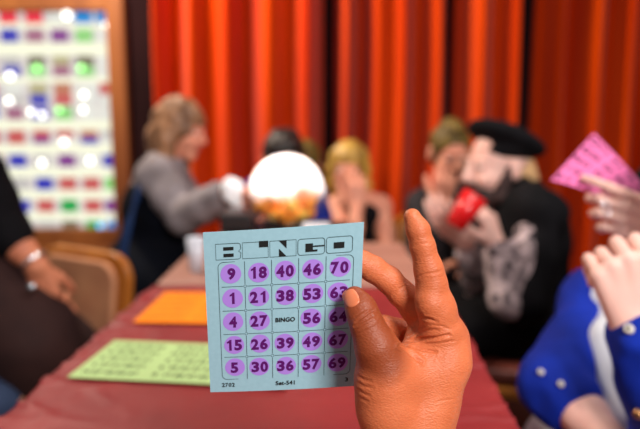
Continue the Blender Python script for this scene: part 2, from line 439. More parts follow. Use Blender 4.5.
PC = {'r': (214, 92, 92), 'b': (44, 48, 190), 'g': (60, 190, 80), 'p': (140, 60, 150), 'w': (246, 246, 236), 'c': (40, 150, 230), 't': (196, 186, 140), 'o': (205, 130, 100), 'R': (255, 60, 80), 'l': (150, 225, 130), 'm': (176, 110, 140), 'G': (20, 175, 80), 's': (210, 205, 200), 'k': (120, 110, 90)}
pmats = {k: emat('backlit_glass_'+k, c, .85) for k, c in PC.items()}; keys = list(PC)
# rows top to bottom: photo y centre, colours of columns from right to left (photo x ~110, 89, 65, 41, 16, ...)
rows = [(19, 'ccwRR'), (36, 'wlpmb'), (62, 'wktks'), (72, 'wlmlb'), (93, 'rwotw'), (100, 'wwrbs'), (115, 'wwlbm'), (134, 'sorrr'), (141, 'wbwpr'), (161, 'bwpsb'), (184, 'lrrbs'), (205, 'prGrb'), (225, 'cGksb')]
colx = [110, 89, 65, 41, 16, -9, -33, -57]
pv = MB(); pm = []
bars = MB()
zz = lambda py: PY(100, py, WY)[2]; xx = lambda px: PY(px, 120, WY)[0]
yz = [(13, 24), (28, 42), (57, 65), (66, 76), (84, 94), (94, 104), (108, 119), (131, 137), (137, 143), (155, 166), (178, 189), (200, 211), (221, 228)]
for (y0, y1), (_, cs_) in zip(yz, rows):
    for i, cx in enumerate(colx):
        kx = cs_[i] if i < 5 else random.choice('rbgpwtrs')
        a, b = xx(cx-8.2), xx(cx+8.2); z1, z0 = zz(y0-1), zz(y1+1)
        z1 = min(z1, WZ1); z0 = max(z0, WZ0)
        if a < WX0: continue
        pv.box(((a+b)/2, WY-.008, (z0+z1)/2), (b-a, .012, z1-z0)); pm += [keys.index(kx)]*6
o = mesh_obj('coloured_panes', pv.v, pv.f, None, win, False, [pmats[k] for k in keys], pm)
MB().box(((WX0+WX1)/2, WY+.012, (WZ0+WZ1)/2), (WX1-WX0, .02, WZ1-WZ0)).build('cream_glazing', cream, win)
bb = MB()
for y0, y1 in ((24, 29), (43, 56), (77, 83), (120, 130), (144, 154), (167, 177), (190, 199), (212, 220)):
    bb.box(((xx(-60)+xx(115))/2, WY-.016, (zz(y0)+zz(y1))/2), (xx(115)-xx(-60), .012, zz(y0)-zz(y1)))
bb.build('cream_glazing_bars', emat('backlit_cream_bar', (250, 250, 222), 1.02), win)
bm_w = mat('white_bulb', (250, 252, 245), .3, .5, emit=2.6); bm_l = mat('green_bulb', (150, 240, 140), .3, .5, emit=1.6); bm_c = mat('blue_bulb', (60, 170, 240), .3, .5, emit=1.6)
bulbs = [(67, 15, 'w', 8, 'brightest white fairy light, at the top edge of the window'), (108, 25, 'w', 7, 'white fairy light in the upper right corner of the window'),
 (10, 76, 'w', 6, 'large white fairy light at the left of the window above the middle'), (37, 68, 'l', 5, 'green fairy light in the window, left one of the upper pair'), (81, 68, 'l', 5, 'green fairy light in the window, right one of the upper pair'),
 (9, 101, 'w', 5, 'white fairy light at the left of the window, just below a larger one'), (84, 95, 'w', 4, 'white fairy light in the right half of the window, upper of two'), (83, 110, 'w', 4, 'white fairy light in the right half of the window, lower of two'),
 (31, 112, 'w', 4, 'white fairy light, left one of two close together in the window'), (42, 115, 'w', 4, 'white fairy light, right one of two close together in the window'), (59, 110, 'l', 4, 'lowest green fairy light, in the middle of the window'),
 (64, 142, 'w', 5, 'white fairy light at the centre of the window'), (42, 163, 'w', 5, 'white fairy light left of a purple pane in the window'), (90, 161, 'w', 5, 'white fairy light right of a purple pane in the window'), (100, 226, 'c', 4, 'blue fairy light on the bottom edge of the window')]
for (x, y, c, s_, lab) in bulbs:
    o = MB().ball(PY(x, y, WY-.035), .010+.002*s_, 12, 8).build('fairy_light', {'w': bm_w, 'l': bm_l, 'c': bm_c}[c], None, True)
    tag(o, lab, 'fairy light', 'fairy lights in the window')

# red curtain: three drapes of deep vertical folds, crest/valley positions along the wall
folds = [(118, .24), (134, .26), (149, .20), (157, .02), (170, .15), (178, .14), (194, .0), (208, .08), (216, .07), (228, .03), (245, .15), (270, .0), (290, .10), (308, .01), (322, .20), (329, .3), (336, .20),
         (346, .0), (360, .14), (378, .02), (390, .06), (402, .01), (418, .13), (438, .02), (449, .18), (454, .3), (460, .16), (478, .0), (496, .10), (513, .01), (527, .2), (538, .3), (549, .22), (566, .12), (580, .22), (602, .10), (622, .22), (637, .12), (655, .22), (675, .1), (697, .2), (720, .1), (735, .16)]
fx = np.array([PY(p, 60, 3.72)[0] for p, _ in folds]); fd = np.array([d for _, d in folds])
def fold(x):
    i = int(np.clip(np.searchsorted(fx, x)-1, 0, len(fx)-2)); t = np.clip((x-fx[i])/(fx[i+1]-fx[i]), 0, 1)
    t = t*t*(3-2*t); return fd[i]*(1-t)+fd[i+1]*t
def drape(px0, px1, label):
    x0, x1 = PY(px0, 60, 3.72)[0], PY(px1, 60, 3.72)[0]
    nx = max(60, int((x1-x0)/.008)); nz = 28; v = []; f = []
    for j in range(nz+1):
        z = .03+(2.77-.03)*j/nz
        for i in range(nx+1):
            x = x0+(x1-x0)*i/nx
            xs = x+.030*math.sin(z*1.7+x*2)*(1.6-z)*.5
            v.append((x, 3.60+fold(xs)*1.5+.012*noise.noise(Vector((x*9, z*1.2, 3))), z))
    for j in range(nz):
        for i in range(nx): a = j*(nx+1)+i; f.append((a, a+1, a+nx+2, a+nx+1))
    o = mesh_obj('curtain', v, f, M['curtain']); tag(o, label, 'curtain', 'red velvet drapes')
    md = o.modifiers.new('thick', 'SOLIDIFY'); md.thickness = .004
    return o
drape(149, 324, 'red velvet curtain drape beside the window, behind the grey-sleeved woman')
drape(335, 450.5, 'red velvet curtain drape between the two dark gaps, behind the blond woman')
drape(457.5, 531, 'red velvet curtain drape behind the man in the black beret')
drape(545, 735, 'darker red velvet curtain drape at the right edge, behind the pink card')

# ================================================================== FRONT TABLE
TZ = .75
tl, tr = PZ(0, 421, TZ), PZ(518, 428, TZ); bl, br = PZ(153, 287, TZ), PZ(441, 288, TZ)
dl = nrm(bl-tl); near = .18
A = tl+dl*((near-tl[1])/dl[1]); dr = nrm(br-tr); B = tr+dr*((near-tr[1])/dr[1])
t = thing('dining_table', 'long rectangular table hidden under the burgundy cloth in the foreground', 'table', (float((A+B)[0]/2), .8, 0))
def lerp4(u, w): return (A*(1-u)+B*u)*(1-w)+(bl*(1-u)+br*u)*w
top = MB(); ins = [lerp4(.03, .02), lerp4(.97, .02), lerp4(.97, .98), lerp4(.03, .98)]
top.add([q+[0, 0, -.006] for q in ins]+[q+[0, 0, -.034] for q in ins], [(0, 1, 2, 3), (7, 6, 5, 4), (0, 4, 5, 1), (1, 5, 6, 2), (2, 6, 7, 3), (3, 7, 4, 0)])
top.build('tabletop', M['wood'], t)
for u, w in ((.08, .05), (.92, .05), (.92, .95), (.08, .95)):
    q = lerp4(u, w); MB().box((q[0], q[1], (TZ-.034)/2), (.045, .045, TZ-.034)).build('leg', M['wood'], t)
# cloth: top grid + hanging skirts
NU, NW = 120, 220
def cloth_pt(i, j):
    # i across: -8..NU+8 skirts, j along
    u = min(max(i/NU, 0), 1); w = min(max(j/NW, 0), 1); q = lerp4(u, w).copy()
    ex = max(-i, i-NU, 0); ey = max(-j, j-NW, 0)
    d = math.hypot(ex, ey)
    wr = 0
    nx_, ny_ = q[0], q[1]
    edge = max(0, 1-min(u, 1-u)*5)
    for fr_, am, sx in ((14, .0011, 1.7), (32, .0006, .6)):
        n_ = noise.noise(Vector((nx_*fr_*sx, ny_*fr_, 1.3))); wr += am*(1-abs(n_)*2.2)*(.25+1.5*edge)
    n_ = noise.noise(Vector((nx_*7, ny_*16, 7))); wr += .0055*max(0, 1-abs(n_)*8)*(.06+1.1*edge)
    q[2] += wr+.0005
    if d > 0:
        out = V((i > NU)-(i < 0), (j > NW)-(j < 0), 0)
        if out.any():
            out = nrm(out); s_ = d*.028
            q += out*(.006+.02*min(1, s_/.25)*(1+math.sin((q[0]+q[1])*34)*.9)); q[2] -= s_
            q[0:2] += .004*math.sin((q[0]-q[1])*60)*out[1::-1]*(1 if d > 2 else 0)
    return q
v = []; f = []; SK = 9; idx = {}
for i in range(-SK, NU+SK+1):
    for j in range(-SK, NW+SK+1):
        idx[i, j] = len(v); v.append(cloth_pt(i, j))
for i in range(-SK, NU+SK):
    for j in range(-SK, NW+SK): f.append((idx[i, j], idx[i+1, j], idx[i+1, j+1], idx[i, j+1]))
tag(mesh_obj('tablecloth', v, f, M['cloth']), 'burgundy satin tablecloth with creases draped over the foreground table', 'tablecloth')

# ================================================================== PRINTING
_tc = {}
ONE = (np.array([(-.02, -.5, 0), (.19, -.5, 0), (.19, .5, 0), (.04, .5, 0), (-.05, .39, 0), (-.20, .31, 0), (-.20, .16, 0), (-.02, .22, 0)]), [(0, 1, 2, 3, 4, 7), (4, 5, 6, 7)])
def digits_geo(s, bold):
    V_ = []; F_ = []; w = .74
    for i, ch in enumerate(s):
        vs, fs = ONE if ch == '1' else text_geo(ch, bold)
        if ch != '1': vs = vs*np.array([.64/(vs[:, 0].max()-vs[:, 0].min()), 1, 1])
        n = len(V_); V_ += [tuple(q+[w*(i-(len(s)-1)/2), 0, 0]) for q in vs]; F_ += [tuple(k+n for k in f) for f in fs]
    return np.array(V_), F_
def text_geo(s, bold=.022, sx=1.0):
    key = (s, bold, sx)
    if key in _tc: return _tc[key]
    cu = bpy.data.curves.new('t', 'FONT'); cu.body = s; cu.size = 1; cu.align_x = 'CENTER'; cu.offset = bold; cu.resolution_u = 3; cu.space_character = 1.0+bold*1.2
    ob = bpy.data.objects.new('t', cu); COL.objects.link(ob)
    dg = bpy.context.evaluated_depsgraph_get(); dg.update()
    me = bpy.data.meshes.new_from_object(ob.evaluated_get(dg))
    vs = np.array([q.co[:] for q in me.vertices]).reshape(-1, 3); fs = [tuple(p.vertices) for p in me.polygons]
    bpy.data.objects.remove(ob); bpy.data.curves.remove(cu); bpy.data.meshes.remove(me)
    cx = (vs[:, 0].min()+vs[:, 0].max())/2; cy = (vs[:, 1].min()+vs[:, 1].max())/2; hh = vs[:, 1].max()-vs[:, 1].min()
    vs = vs-[cx, cy, 0]; vs /= hh; vs[:, 0] *= sx
    _tc[key] = (vs, fs); return _tc[key]
class Print:
    """flat printing on a card: local x right, y up, mapped onto the card's own surface"""
    def __init__(s, mp, off): s.mp = mp; s.off = off; s.m = MB()
    def text(s, t_, x, y, h, bold=.022, sx=1.0):
        vs, fs = digits_geo(t_, bold) if t_.isdigit() else text_geo(t_, bold, sx)
        if t_.isdigit(): vs = vs*[sx, 1, 1]
        s.m.add([s.mp(x+q[0]*h, y+q[1]*h, s.off) for q in vs], fs)
    def poly(s, pts): s.m.add([s.mp(a, b, s.off) for a, b in pts], [tuple(range(len(pts)))])
    def rect(s, x0, y0, x1, y1): s.poly([(x0, y0), (x1, y0), (x1, y1), (x0, y1)])
    def disc(s, x, y, r, n=28, wob=0):
        s.poly([(x+r*(1+wob*math.sin(3*a+x*900))*math.cos(a), y+r*math.sin(a)) for a in [2*math.pi*k/n for k in range(n)]])
    def stroke(s, pts, w, closed=False):
        pts = [np.array(p, float) for p in pts]; n = len(pts); L = []; Rr = []
        for i, p in enumerate(pts):
            a = pts[(i-1) % n] if (closed or i > 0) else p; b = pts[(i+1) % n] if (closed or i < n-1) else p
            tt = (b-a)/max(np.linalg.norm(b-a), 1e-9); nn = V(-tt[1], tt[0])*w/2; L.append(p+nn); Rr.append(p-nn)
        vs = [s.mp(q[0], q[1], s.off) for q in L+Rr]; m_ = n if closed else n-1
        s.m.add(vs, [(i, (i+1) % n, n+(i+1) % n, n+i) for i in range(m_)])
    def rrect(s, x0, y0, x1, y1, r, w):
        pts = []
        for cx, cy, a0 in ((x1-r, y1-r, 0), (x0+r, y1-r, 90), (x0+r, y0+r, 180), (x1-r, y0+r, 270)):
            for k in range(6): a = math.radians(a0+18*k); pts.append((cx+r*math.cos(a), cy+r*math.sin(a)))
        s.stroke(pts, w, True)
    def ring(s, x, y, r, w): s.stroke([(x+r*math.cos(2*math.pi*k/12), y+r*math.sin(2*math.pi*k/12)) for k in range(12)], w, True)
    def build(s, name, m, parent): return s.m.build(name, m, parent)
def sheet(mp, W_, H_, th, name, m, parent, nx=14, ny=14):
    v = []; f = []
    for side in (0, 1):
        for j in range(ny+1):
            for i in range(nx+1): v.append(mp(-W_/2+W_*i/nx, -H_/2+H_*j/ny, -th*side))
    n = (nx+1)*(ny+1)
    for j in range(ny):
        for i in range(nx):
            a = j*(nx+1)+i; f.append((a, a+1, a+nx+2, a+nx+1)); f.append((n+a, n+a+nx+1, n+a+nx+2, n+a+1))
    for i in range(nx):
        f.append((i, n+i, n+i+1, i+1)); a = ny*(nx+1)+i; f.append((a, a+1, n+a+1, n+a))
    for j in range(ny):
        a = j*(nx+1); f.append((a, a+nx+1, n+a+nx+1, n+a)); a += nx; f.append((a, n+a, n+a+nx+1, a+nx+1))
    return mesh_obj(name, v, f, m, parent, False)

# ---- the held blue card
TL, TR, BL = P(203, 232.5, .452), P(364, 222, .4426), P(210.5, 392, .4946); BR = P(357.5, 385.5, .4853)
cc = (TL+TR+BL+BR)/4; ux = nrm((TR-TL)+(BR-BL)); uy = nrm((TL-BL)+(TR-BR)); un = nrm(np.cross(ux, uy))
CW = (np.linalg.norm(TR-TL)+np.linalg.norm(BR-BL))/2; CH = (np.linalg.norm(TL-BL)+np.linalg.norm(TR-BR))/2
if un@CF > 0: un = -un
SKEW = 0
def mp_blue(x, y, o): return cc+ux*x+uy*y+un*(o-.35*(x*x)*1.0+.0015)
def card_depth(px, py):
    r = ray(px, py); return ((cc-C0)@un)/(r@un)
bc = thing('bingo_card', 'pale blue bingo card with purple daubed numbers held up in the foreground hand', 'card', cc-uy*CH/2)
sheet(mp_blue, CW, CH, .0005, 'card_sheet', M['card_blue'], bc)
cu_ = lambda u: (u-.5)*CW
cv_ = lambda w: (.5-w)*CH
GU0, GU1, GV0, GV1 = .088, .945, .178, .915
nums = [['9', '18', '40', '46', '70'], ['1', '21', '38', '53', '63'], ['4', '27', None, '56', '64'], ['15', '26', '39', '49', '67'], ['5', '30', '36', '57', '69']]
pn = Print(mp_blue, .0004); pl = Print(mp_blue, .00025)
lw = .00042
pl.rrect(cu_(GU0), cv_(GV1), cu_(GU1), cv_(GV0), .004, lw)
du = (GU1-GU0)/5; dv = (GV1-GV0)/5
for i in range(1, 5):
    for j in range(5):
        g = .012
        pl.stroke([(cu_(GU0+du*i), cv_(GV0+dv*j+g*(j > 0))), (cu_(GU0+du*i), cv_(GV0+dv*(j+1)-g*(j < 4)))], lw)
        pl.stroke([(cu_(GU0+du*j+g*1.1+.006*(j == 0)), cv_(GV0+dv*i)), (cu_(GU0+du*(j+1)-g*1.1-.006*(j == 4)), cv_(GV0+dv*i))], lw)
    for j in range(1, 5): pl.ring(cu_(GU0+du*i), cv_(GV0+dv*j), .00105, .0003)
for j, row in enumerate(nums):
    for i, n_ in enumerate(row):
        x, y = cu_(GU0+du*(i+.5)), cv_(GV0+dv*(j+.5)-.004)
        if n_ is None:
            pk = Print(mp_blue, .0004); pk.text('BINGO', x, y, .0038, .035, .95); pk.build('free_space_word', M['ink'], bc); continue
        pd = Print(mp_blue, .00015); ox, oy = [(-.0006, 0), (.0003, -.0002), (0, .0002), (.0003, 0), (.0004, .0003)][(i+j) % 5]
        pd.disc(x+ox, y+oy, .0079, wob=.02); pd.build('daub_mark', M['daub'], bc)
        pn.text(n_, x, y, .0094, .044)
pn.build('printed_numbers', M['ink_purple'], bc)
# heading: B I N G O as outlined block letters
HV0, HV1 = .068, .164; hb = [.072, .243, .416, .591, .768, .94]; ph_ = Print(mp_blue, .0004)
def hx(b, u): return cu_(hb[b]+(hb[b+1]-hb[b])*u)
def hy(w): return cv_(HV0+(HV1-HV0)*w)
r_ = .0016
def outl(b, pts): pl.stroke([(hx(b, u), hy(w)) for u, w in pts], lw*1.15, True)
outl(0, [(.03, .02), (.88, .02), (.95, .08), (.97, .38), (.88, .5), (.97, .6), (.95, .92), (.88, .98), (.03, .98)])
outl(1, [(.03, .02), (.97, .02), (.97, .98), (.03, .98)])
outl(2, [(.03, .02), (.97, .02), (.97, .98), (.03, .98)])
for b in (3, 4): pl.rrect(hx(b, .03), hy(.98), hx(b, .97), hy(.02), .0022, lw*1.15)
def blk(b, pts): ph_.poly([(hx(b, u), hy(w)) for u, w in pts])
blk(0, [(.32, .42), (.70, .42), (.70, .22), (.32, .22)]); blk(0, [(.32, .82), (.70, .82), (.70, .62), (.32, .62)])
blk(1, [(.64, .34), (.97, .34), (.97, -.03), (.64, -.03)])
blk(2, [(.36, .02), (.63, .02), (.63, .50)]); blk(2, [(.36, .98), (.63, .98), (.36, .50)])
blk(3, [(.30, .80), (.72, .80), (.72, .68), (.56, .68), (.56, .52), (.97, .52), (.97, .44), (.56, .44), (.56, .30), (.30, .30)])
blk(4, [(.30, .70), (.68, .70), (.68, .34), (.30, .34)])
ph_.build('printed_heading', M['ink'], bc); pl.build('printed_grid', M['line'], bc)
for nm_, tx_, u_, h_, b_ in (('serial_number', '2702', .128, .0036, .03), ('set_name', 'Set-541', .515, .0038, .03), ('sheet_number', '3', .925, .0036, .03)):
    pf = Print(mp_blue, .0004); pf.text(tx_, cu_(u_), cv_(.951), h_, b_); pf.build(nm_, M['ink'], bc)

# ---- printed sheets on the table
def face_print(pr, x0, y0, w, h, rows_=5, cols=5, hgt=.006, tall=.84, bold=.03, seed=0):
    rnd = random.Random(seed)
    for c in range(cols):
        ns = rnd.sample(range(1+15*c, 16+15*c), rows_)
        for r in range(rows_):
            pr.text(str(ns[r]), x0+w*(c+.5)/cols, y0+h*(r+.5)/rows_, hgt, bold, tall)
def table_sheet(nl, flp, nr, name, label, m, ink, width, faces, hgt, zoff, flip=1):
    a = PZ(*nl, TZ+zoff); b = PZ(*flp, TZ+zoff); c = PZ(*nr, TZ+zoff)
    ex = nrm(c-a); ey = (b-a); H_ = np.linalg.norm(ey); ey = nrm(ey-ex*(ey@ex)); ez = V(0, 0, 1); cen = a+ex*width/2+ey*H_/2
    mp = lambda x, y, o: cen+ex*x+ey*y+ez*o
    t_ = thing(name, label, 'card', cen)
    sheet(mp, width, H_, .0004, 'card_sheet', m, t_, 4, 4)
    fwid = width/faces
    for k in range(faces):
        pr = Print(mp, .0003); face_print(pr, -width/2+fwid*k+fwid*.07, -H_/2+H_*.06, fwid*.86, H_*.88, hgt=hgt, seed=k+len(label), bold=.06)
        pr.build('printed_numbers', ink, t_)
    return a, H_, ex
g = table_sheet((67, 377), (110, 340), (210, 384), 'bingo_sheet', 'pale green sheet of bingo grids lying on the burgundy cloth nearest the camera', M['card_green'], M['ink_green'], .33, 3, .0125, .006)
g2 = table_sheet((133, 322), (166, 292), (208, 323), 'bingo_sheet', 'orange sheet of bingo numbers lying farther back on the burgundy cloth', M['card_orange'], M['ink_orange'], .20, 2, .0112, .006)

# ================================================================== THE FOREGROUND HAND
hroot = thing('person', 'brown-skinned hand with raised index finger pinching the pale blue card by thumb', 'person', P(400, 520, .45))
H = Field()
MM = .45/FPX
def hp(x, y, d): return P(x, y, d)
# palm mass and wrist
H.chain([hp(446, 335, .462), hp(444, 362, .463), hp(430, 400, .465), hp(421, 450, .462)], [.0150, .0180, .0205, .0220], .010)
H.chain([hp(424, 340, .474), hp(424, 362, .470), hp(416, 405, .466), hp(410, 450, .462)], [.0145, .018, .0225, .0225], .010)
H.chain([hp(384, 362, .446), hp(384, 386, .448), hp(386, 410, .452), hp(396, 450, .460)], [.0165, .0182, .0188, .0190], .012)
H.cone(hp(384, 370, .448), hp(432, 372, .462), .0165, .0175, .012)
H.cone(hp(455, 338, .466), hp(452, 362, .466), .0095, .0105, .008)
H.chain([hp(405, 440, .462), hp(405, 500, .452), hp(408, 548, .435)], [.0275, .0255, .026], .012, sq=(CF, .8))
# thumb
H.chain([hp(385, 364, .444), hp(376, 346, .440), hp(367, 325, .4395)], [.0160, .0143, .0114], .006)
H.chain([hp(367, 325, .4395), hp(361, 309, .4430), hp(354.6, 297.5, .4475)], [.0112, .0102, .0082], .005, sq=(CF, .85))
# raised index finger
H.chain([hp(440, 326, .458), hp(437, 309, .455), hp(431.5, 283, .452)], [.0145, .0128, .0108], .007)
H.cone(hp(429, 303, .449), hp(428, 300, .449), .0100, .0095, .005)
H.chain([hp(431.5, 283, .452), hp(428.5, 269, .451), hp(422.5, 246, .449)], [.0108, .0101, .0089], .004)
H.chain([hp(422.5, 246, .449), hp(418, 230, .448), hp(412.3, 217, .4485)], [.0089, .0084, .0062], .003)
# middle finger, bent, its tip behind the card
H.chain([hp(424, 319, .480), hp(413.5, 306, .477)], [.0125, .0112], .006)
H.chain([hp(413.5, 306, .477), hp(402, 294, .475), hp(389, 280, .472)], [.0112, .0102, .0100], .004)
H.chain([hp(389, 280, .472), hp(373, 269, .470), hp(362, 263, .469)], [.0100, .0098, .0092], .003)
H.chain([hp(362, 263, .469), hp(352, 259, .4685), hp(343, 257, .468)], [.0092, .0086, .0076], .003)
# ring and little fingers curled behind into the palm
H.chain([hp(436, 330, .492), hp(408, 333, .502)], [.0115, .0100], .005)
H.chain([hp(408, 333, .502), hp(384, 328, .490)], [.0105, .0100], .005)
H.chain([hp(384, 328, .490), hp(383, 342, .484)], [.0095, .0080], .003)
H.chain([hp(440, 350, .494), hp(412, 358, .514), hp(392, 354, .514), hp(390, 360, .503)], [.0105, .0088, .0082, .007], .003)
# web hollow between thumb and palm
H.cone(hp(390, 318, .470), hp(400, 345, .452), .0075, .0030, .006, sub=True)
HV_, HF_ = H.mesh(.0008)
# creases: thin grooves in the skin following the photographed flexion lines
def vnormals(v, f):
    n = np.zeros_like(v); a = np.cross(v[f[:, 2]]-v[f[:, 0]], v[f[:, 3]]-v[f[:, 1]])
    for i in range(4): np.add.at(n, f[:, i], a)
    return n/(np.linalg.norm(n, axis=1)[:, None]+1e-12)
nrmv = vnormals(HV_, HF_)
rel = HV_-C0; dd = rel@CF; PX = 320+FPX*(rel@CR)/dd; PYY = 214.5-FPX*(rel@CU)/dd
facing = np.clip(-(nrmv@CF)*2.5, 0, 1)
def crease(pts, w, dep, dmax=None):
    best = np.full(len(PX), 1e9)
    for (x0, y0), (x1, y1) in zip(pts[:-1], pts[1:]):
        ex, ey = x1-x0, y1-y0; t_ = np.clip(((PX-x0)*ex+(PYY-y0)*ey)/(ex*ex+ey*ey), 0, 1)
        best = np.minimum(best, np.hypot(PX-x0-t_*ex, PYY-y0-t_*ey))
    # fades out towards both ends
    e0 = np.hypot(PX-pts[0][0], PYY-pts[0][1]); e1 = np.hypot(PX-pts[-1][0], PYY-pts[-1][1])
    end = np.clip(np.minimum(e0, e1)/4+.25, 0, 1)
    return -dep*np.exp(-(best/w)**2)*facing*end+dep*.35*np.exp(-((best-w*2)/w)**2)*facing*end
disp = np.zeros(len(PX))
cr = [([(412, 246), (419, 244), (430, 243)], 1.1, .00045), ([(413, 247.5), (420, 246.5)], .9, .0003),
      ([(418, 277), (426, 274), (434, 273), (441, 271)], 1.2, .0005), ([(420, 279), (430, 277)], .9, .0003),
      ([(369, 277), (375, 268), (377, 262)], 1.1, .0004), ([(393, 296), (399, 289), (405, 286)], 1.0, .0004),
      ([(400, 345), (409, 341), (420, 339), (436, 338), (449, 335)], 1.5, .0015), ([(399, 346), (407, 350), (414, 356), (421, 362)], 1.6, .0018),
      ([(403, 345), (414, 347), (424, 350), (436, 352)], 1.3, .0012), ([(405, 340), (411, 335), (417, 327)], 1.4, .0007), ([(410, 341), (420, 333), (428, 330), (438, 330)], 1.2, .0006),
      ([(418, 318), (428, 319), (437, 322)], 1.4, .0008), ([(421, 314), (424, 318), (432, 319)], 1.2, .0005), ([(430, 324), (441, 326), (450, 329)], 1.1, .0004), ([(425, 344), (440, 343), (455, 341)], 1.0, .0004),
      ([(356, 322), (363, 317), (370, 312), (374, 310)], 1.1, .0010), ([(355, 326), (364, 321), (372, 316)], 1.1, .0010), ([(357, 330), (366, 325), (374, 321)], 1.0, .0005), ([(353, 318), (360, 313), (366, 309)], .9, .0003), ([(359, 334), (367, 330), (375, 327)], .9, .0003),
      ([(358, 376), (364, 380), (371, 381)], 1.3, .0005), ([(358, 383), (365, 387), (373, 388)], 1.3, .0005), ([(358, 390), (364, 394), (370, 396)], 1.2, .0005), ([(360, 398), (368, 402)], 1.2, .0004),
      ([(436, 402), (446, 400), (454, 399)], 1.1, .0003)]
for c_ in cr: disp += crease(*c_)
HV_ = HV_+nrmv*disp[:, None]
body = mesh_obj('hand', HV_, HF_, M['hand'], hroot)
# darker thumb skin: fades out with distance from a line along the thumb
dist_t = np.full(len(PX), 1e9)
for a_, b_ in ((hp(356, 300, .44), hp(368, 325, .43)), (hp(368, 325, .43), hp(382, 356, .43))):
    ab = b_-a_; t_ = np.clip(((HV_-a_)@ab)/(ab@ab), 0, 1); dist_t = np.minimum(dist_t, np.linalg.norm(HV_-a_-t_[:, None]*ab, axis=1))
tone_fac = np.clip((.024-dist_t)/.012, 0, 1)
at_ = body.data.attributes.new('thumb_tone', 'FLOAT', 'POINT'); at_.data.foreach_set('value', tone_fac.astype(np.float32))
# thumb nail: a thin curved plate on the thumb's back
nb = V(*(ray(350, 298)))
def surf(px, py, start=.40):
    d_ = start
    for _ in range(60):
        e = H.at(P(px, py, d_))
        if e < .00002 or d_ > .56: break
        d_ += e*.9
    return d_
nail_c = np.array([351.0, 298.0]); axn = nrm(np.array([7.5, 15.0])); sdn = np.array([axn[1], -axn[0]])
v = []; f = []; NN = 12
for i in range(NN+1):
    for j in range(NN+1):
        a = -1+2*i/NN; b = -1+2*j/NN
        aa = a*math.sqrt(1-.42*b*b); bb = b*math.sqrt(1-.42*a*a)
        q = nail_c+axn*aa*9.6+sdn*bb*8.2
        d_ = surf(q[0], q[1])
        if d_ > .455: d_ = .4475
        edge = max(abs(a), abs(b)); v.append(P(q[0], q[1], d_-(.00045 if edge < .99 else -.0004)))
for i in range(NN):
    for j in range(NN): a = i*(NN+1)+j; f.append((a, a+1, a+NN+2, a+NN+1))
no = mesh_obj('thumb_nail', v, f, M['nail'], hroot); no['label'] = 'pale pink thumb nail'
# rolled cuff further down the forearm (below the frame)
S_ = Field(); S_.chain([hp(410, 542, .436), V(.075, .27, .845), V(.11, .06, .85)], [.034, .040, .050], .01)
fobj('sleeve', S_, .004, M['black'], hroot)

# ================================================================== FURNITURE BEHIND
def copy_tree(o, parent=None):
    c = o.copy(); COL.objects.link(c); c.parent = parent
    for ch in list(o.children): copy_tree(ch, c)
    return c
def rotz(a): return np.array([[math.cos(a), -math.sin(a), 0], [math.sin(a), math.cos(a), 0], [0, 0, 1]])
bt = thing('side_table', 'pale wooden table beyond the burgundy one, with the ball machine on it', 'table', (-.05, 1.75, 0))
bevel(MB().box((-.065, 1.745, .733), (.67, .53, .03)).build('tabletop', M['tablewood'], bt), .006)
for x, y in ((-.36, 1.52), (.23, 1.52), (-.36, 1.97), (.23, 1.97)): MB().box((x, y, .359), (.05, .05, .718)).build('leg', M['chairwood'], bt)
MB().box((-.065, 1.52, .69), (.55, .02, .05)).build('apron', M['tablewood'], bt); MB().box((-.065, 1.97, .69), (.55, .02, .05)).build('apron', M['tablewood'], bt)

def rslab(w, h, r, y0, y1, z0, bow=0.0, n=8):
    """rounded-top upright slab in local x/z, between y0 and y1, bowed"""
    out = [(-w/2, 0), (w/2, 0)]
    for cx, a0 in ((w/2-r, 0), (-w/2+r, 90)):
        for k in range(n+1): a = math.radians(a0+90*k/n); out.append((cx+r*math.cos(a), h-r+r*math.sin(a)))
    m = MB(); N_ = len(out)
    m.add([(x, y0-bow*(1-(2*x/w)**2)-z*.12, z0+z) for x, z in out]+[(x, y1-bow*(1-(2*x/w)**2)-z*.12, z0+z) for x, z in out],
          [tuple(range(N_)), tuple(range(2*N_-1, N_-1, -1))]+[(i, N_+i, N_+(i+1) % N_, (i+1) % N_) for i in range(N_)])
    return m
def make_chair(label, pad, group):
    t = thing('dining_chair', label, 'chair', (0, 0, 0), group)
    s_ = MB().box((0, 0, .455), (.40, .38, .05)); bevel(s_.build('seat', pad, t, True), .018, 4)
    bevel(MB().box((0, 0, .418), (.42, .40, .03)).build('seat_frame', M['chairwood'], t), .006)
    for x in (-.18, .18):
        MB().tube([(x, .17, 0), (x, .17, .41)], [.015, .021], 10).build('leg', M['chairwood'], t, True)
        MB().tube([(x, -.21, 0), (x, -.175, .41)], [.015, .021], 10).build('leg', M['chairwood'], t, True)
    bevel(rslab(.42, .30, .09, -.205, -.18, .50).build('back_frame', M['chairwood'], t), .006)
    bevel(rslab(.35, .25, .07, -.178, -.155, .525).build('backrest', pad, t), .008, 3)
    for x in (-.15, .15): MB().tube([(x, -.185, .42), (x, -.20, .53)], .016, 8).build('back_post', M['chairwood'], t, True)
    return t
ch_tan = make_chair('amber wooden chair with tan padded back left of the burgundy table, behind the left hand', M['tan'], 'wooden dining chairs')
c0 = P(104, 300, 1.9); cb = P(79, 302, 1.95); ch_tan.location = (cb[0]-.10, cb[1]-.16, 0); ch_tan.rotation_euler = (0, 0, math.radians(150)); ch_tan.scale = (1, 1, .93)
ch_br = make_chair('wooden chair with brown leather back, under the man in the black beret', M['leather'], 'wooden dining chairs')
c1 = P(552, 330, 1.82); ch_br.location = (c1[0]-.02, c1[1], 0); ch_br.rotation_euler = (0, 0, math.radians(78)); ch_br.scale = (1, 1, 1)
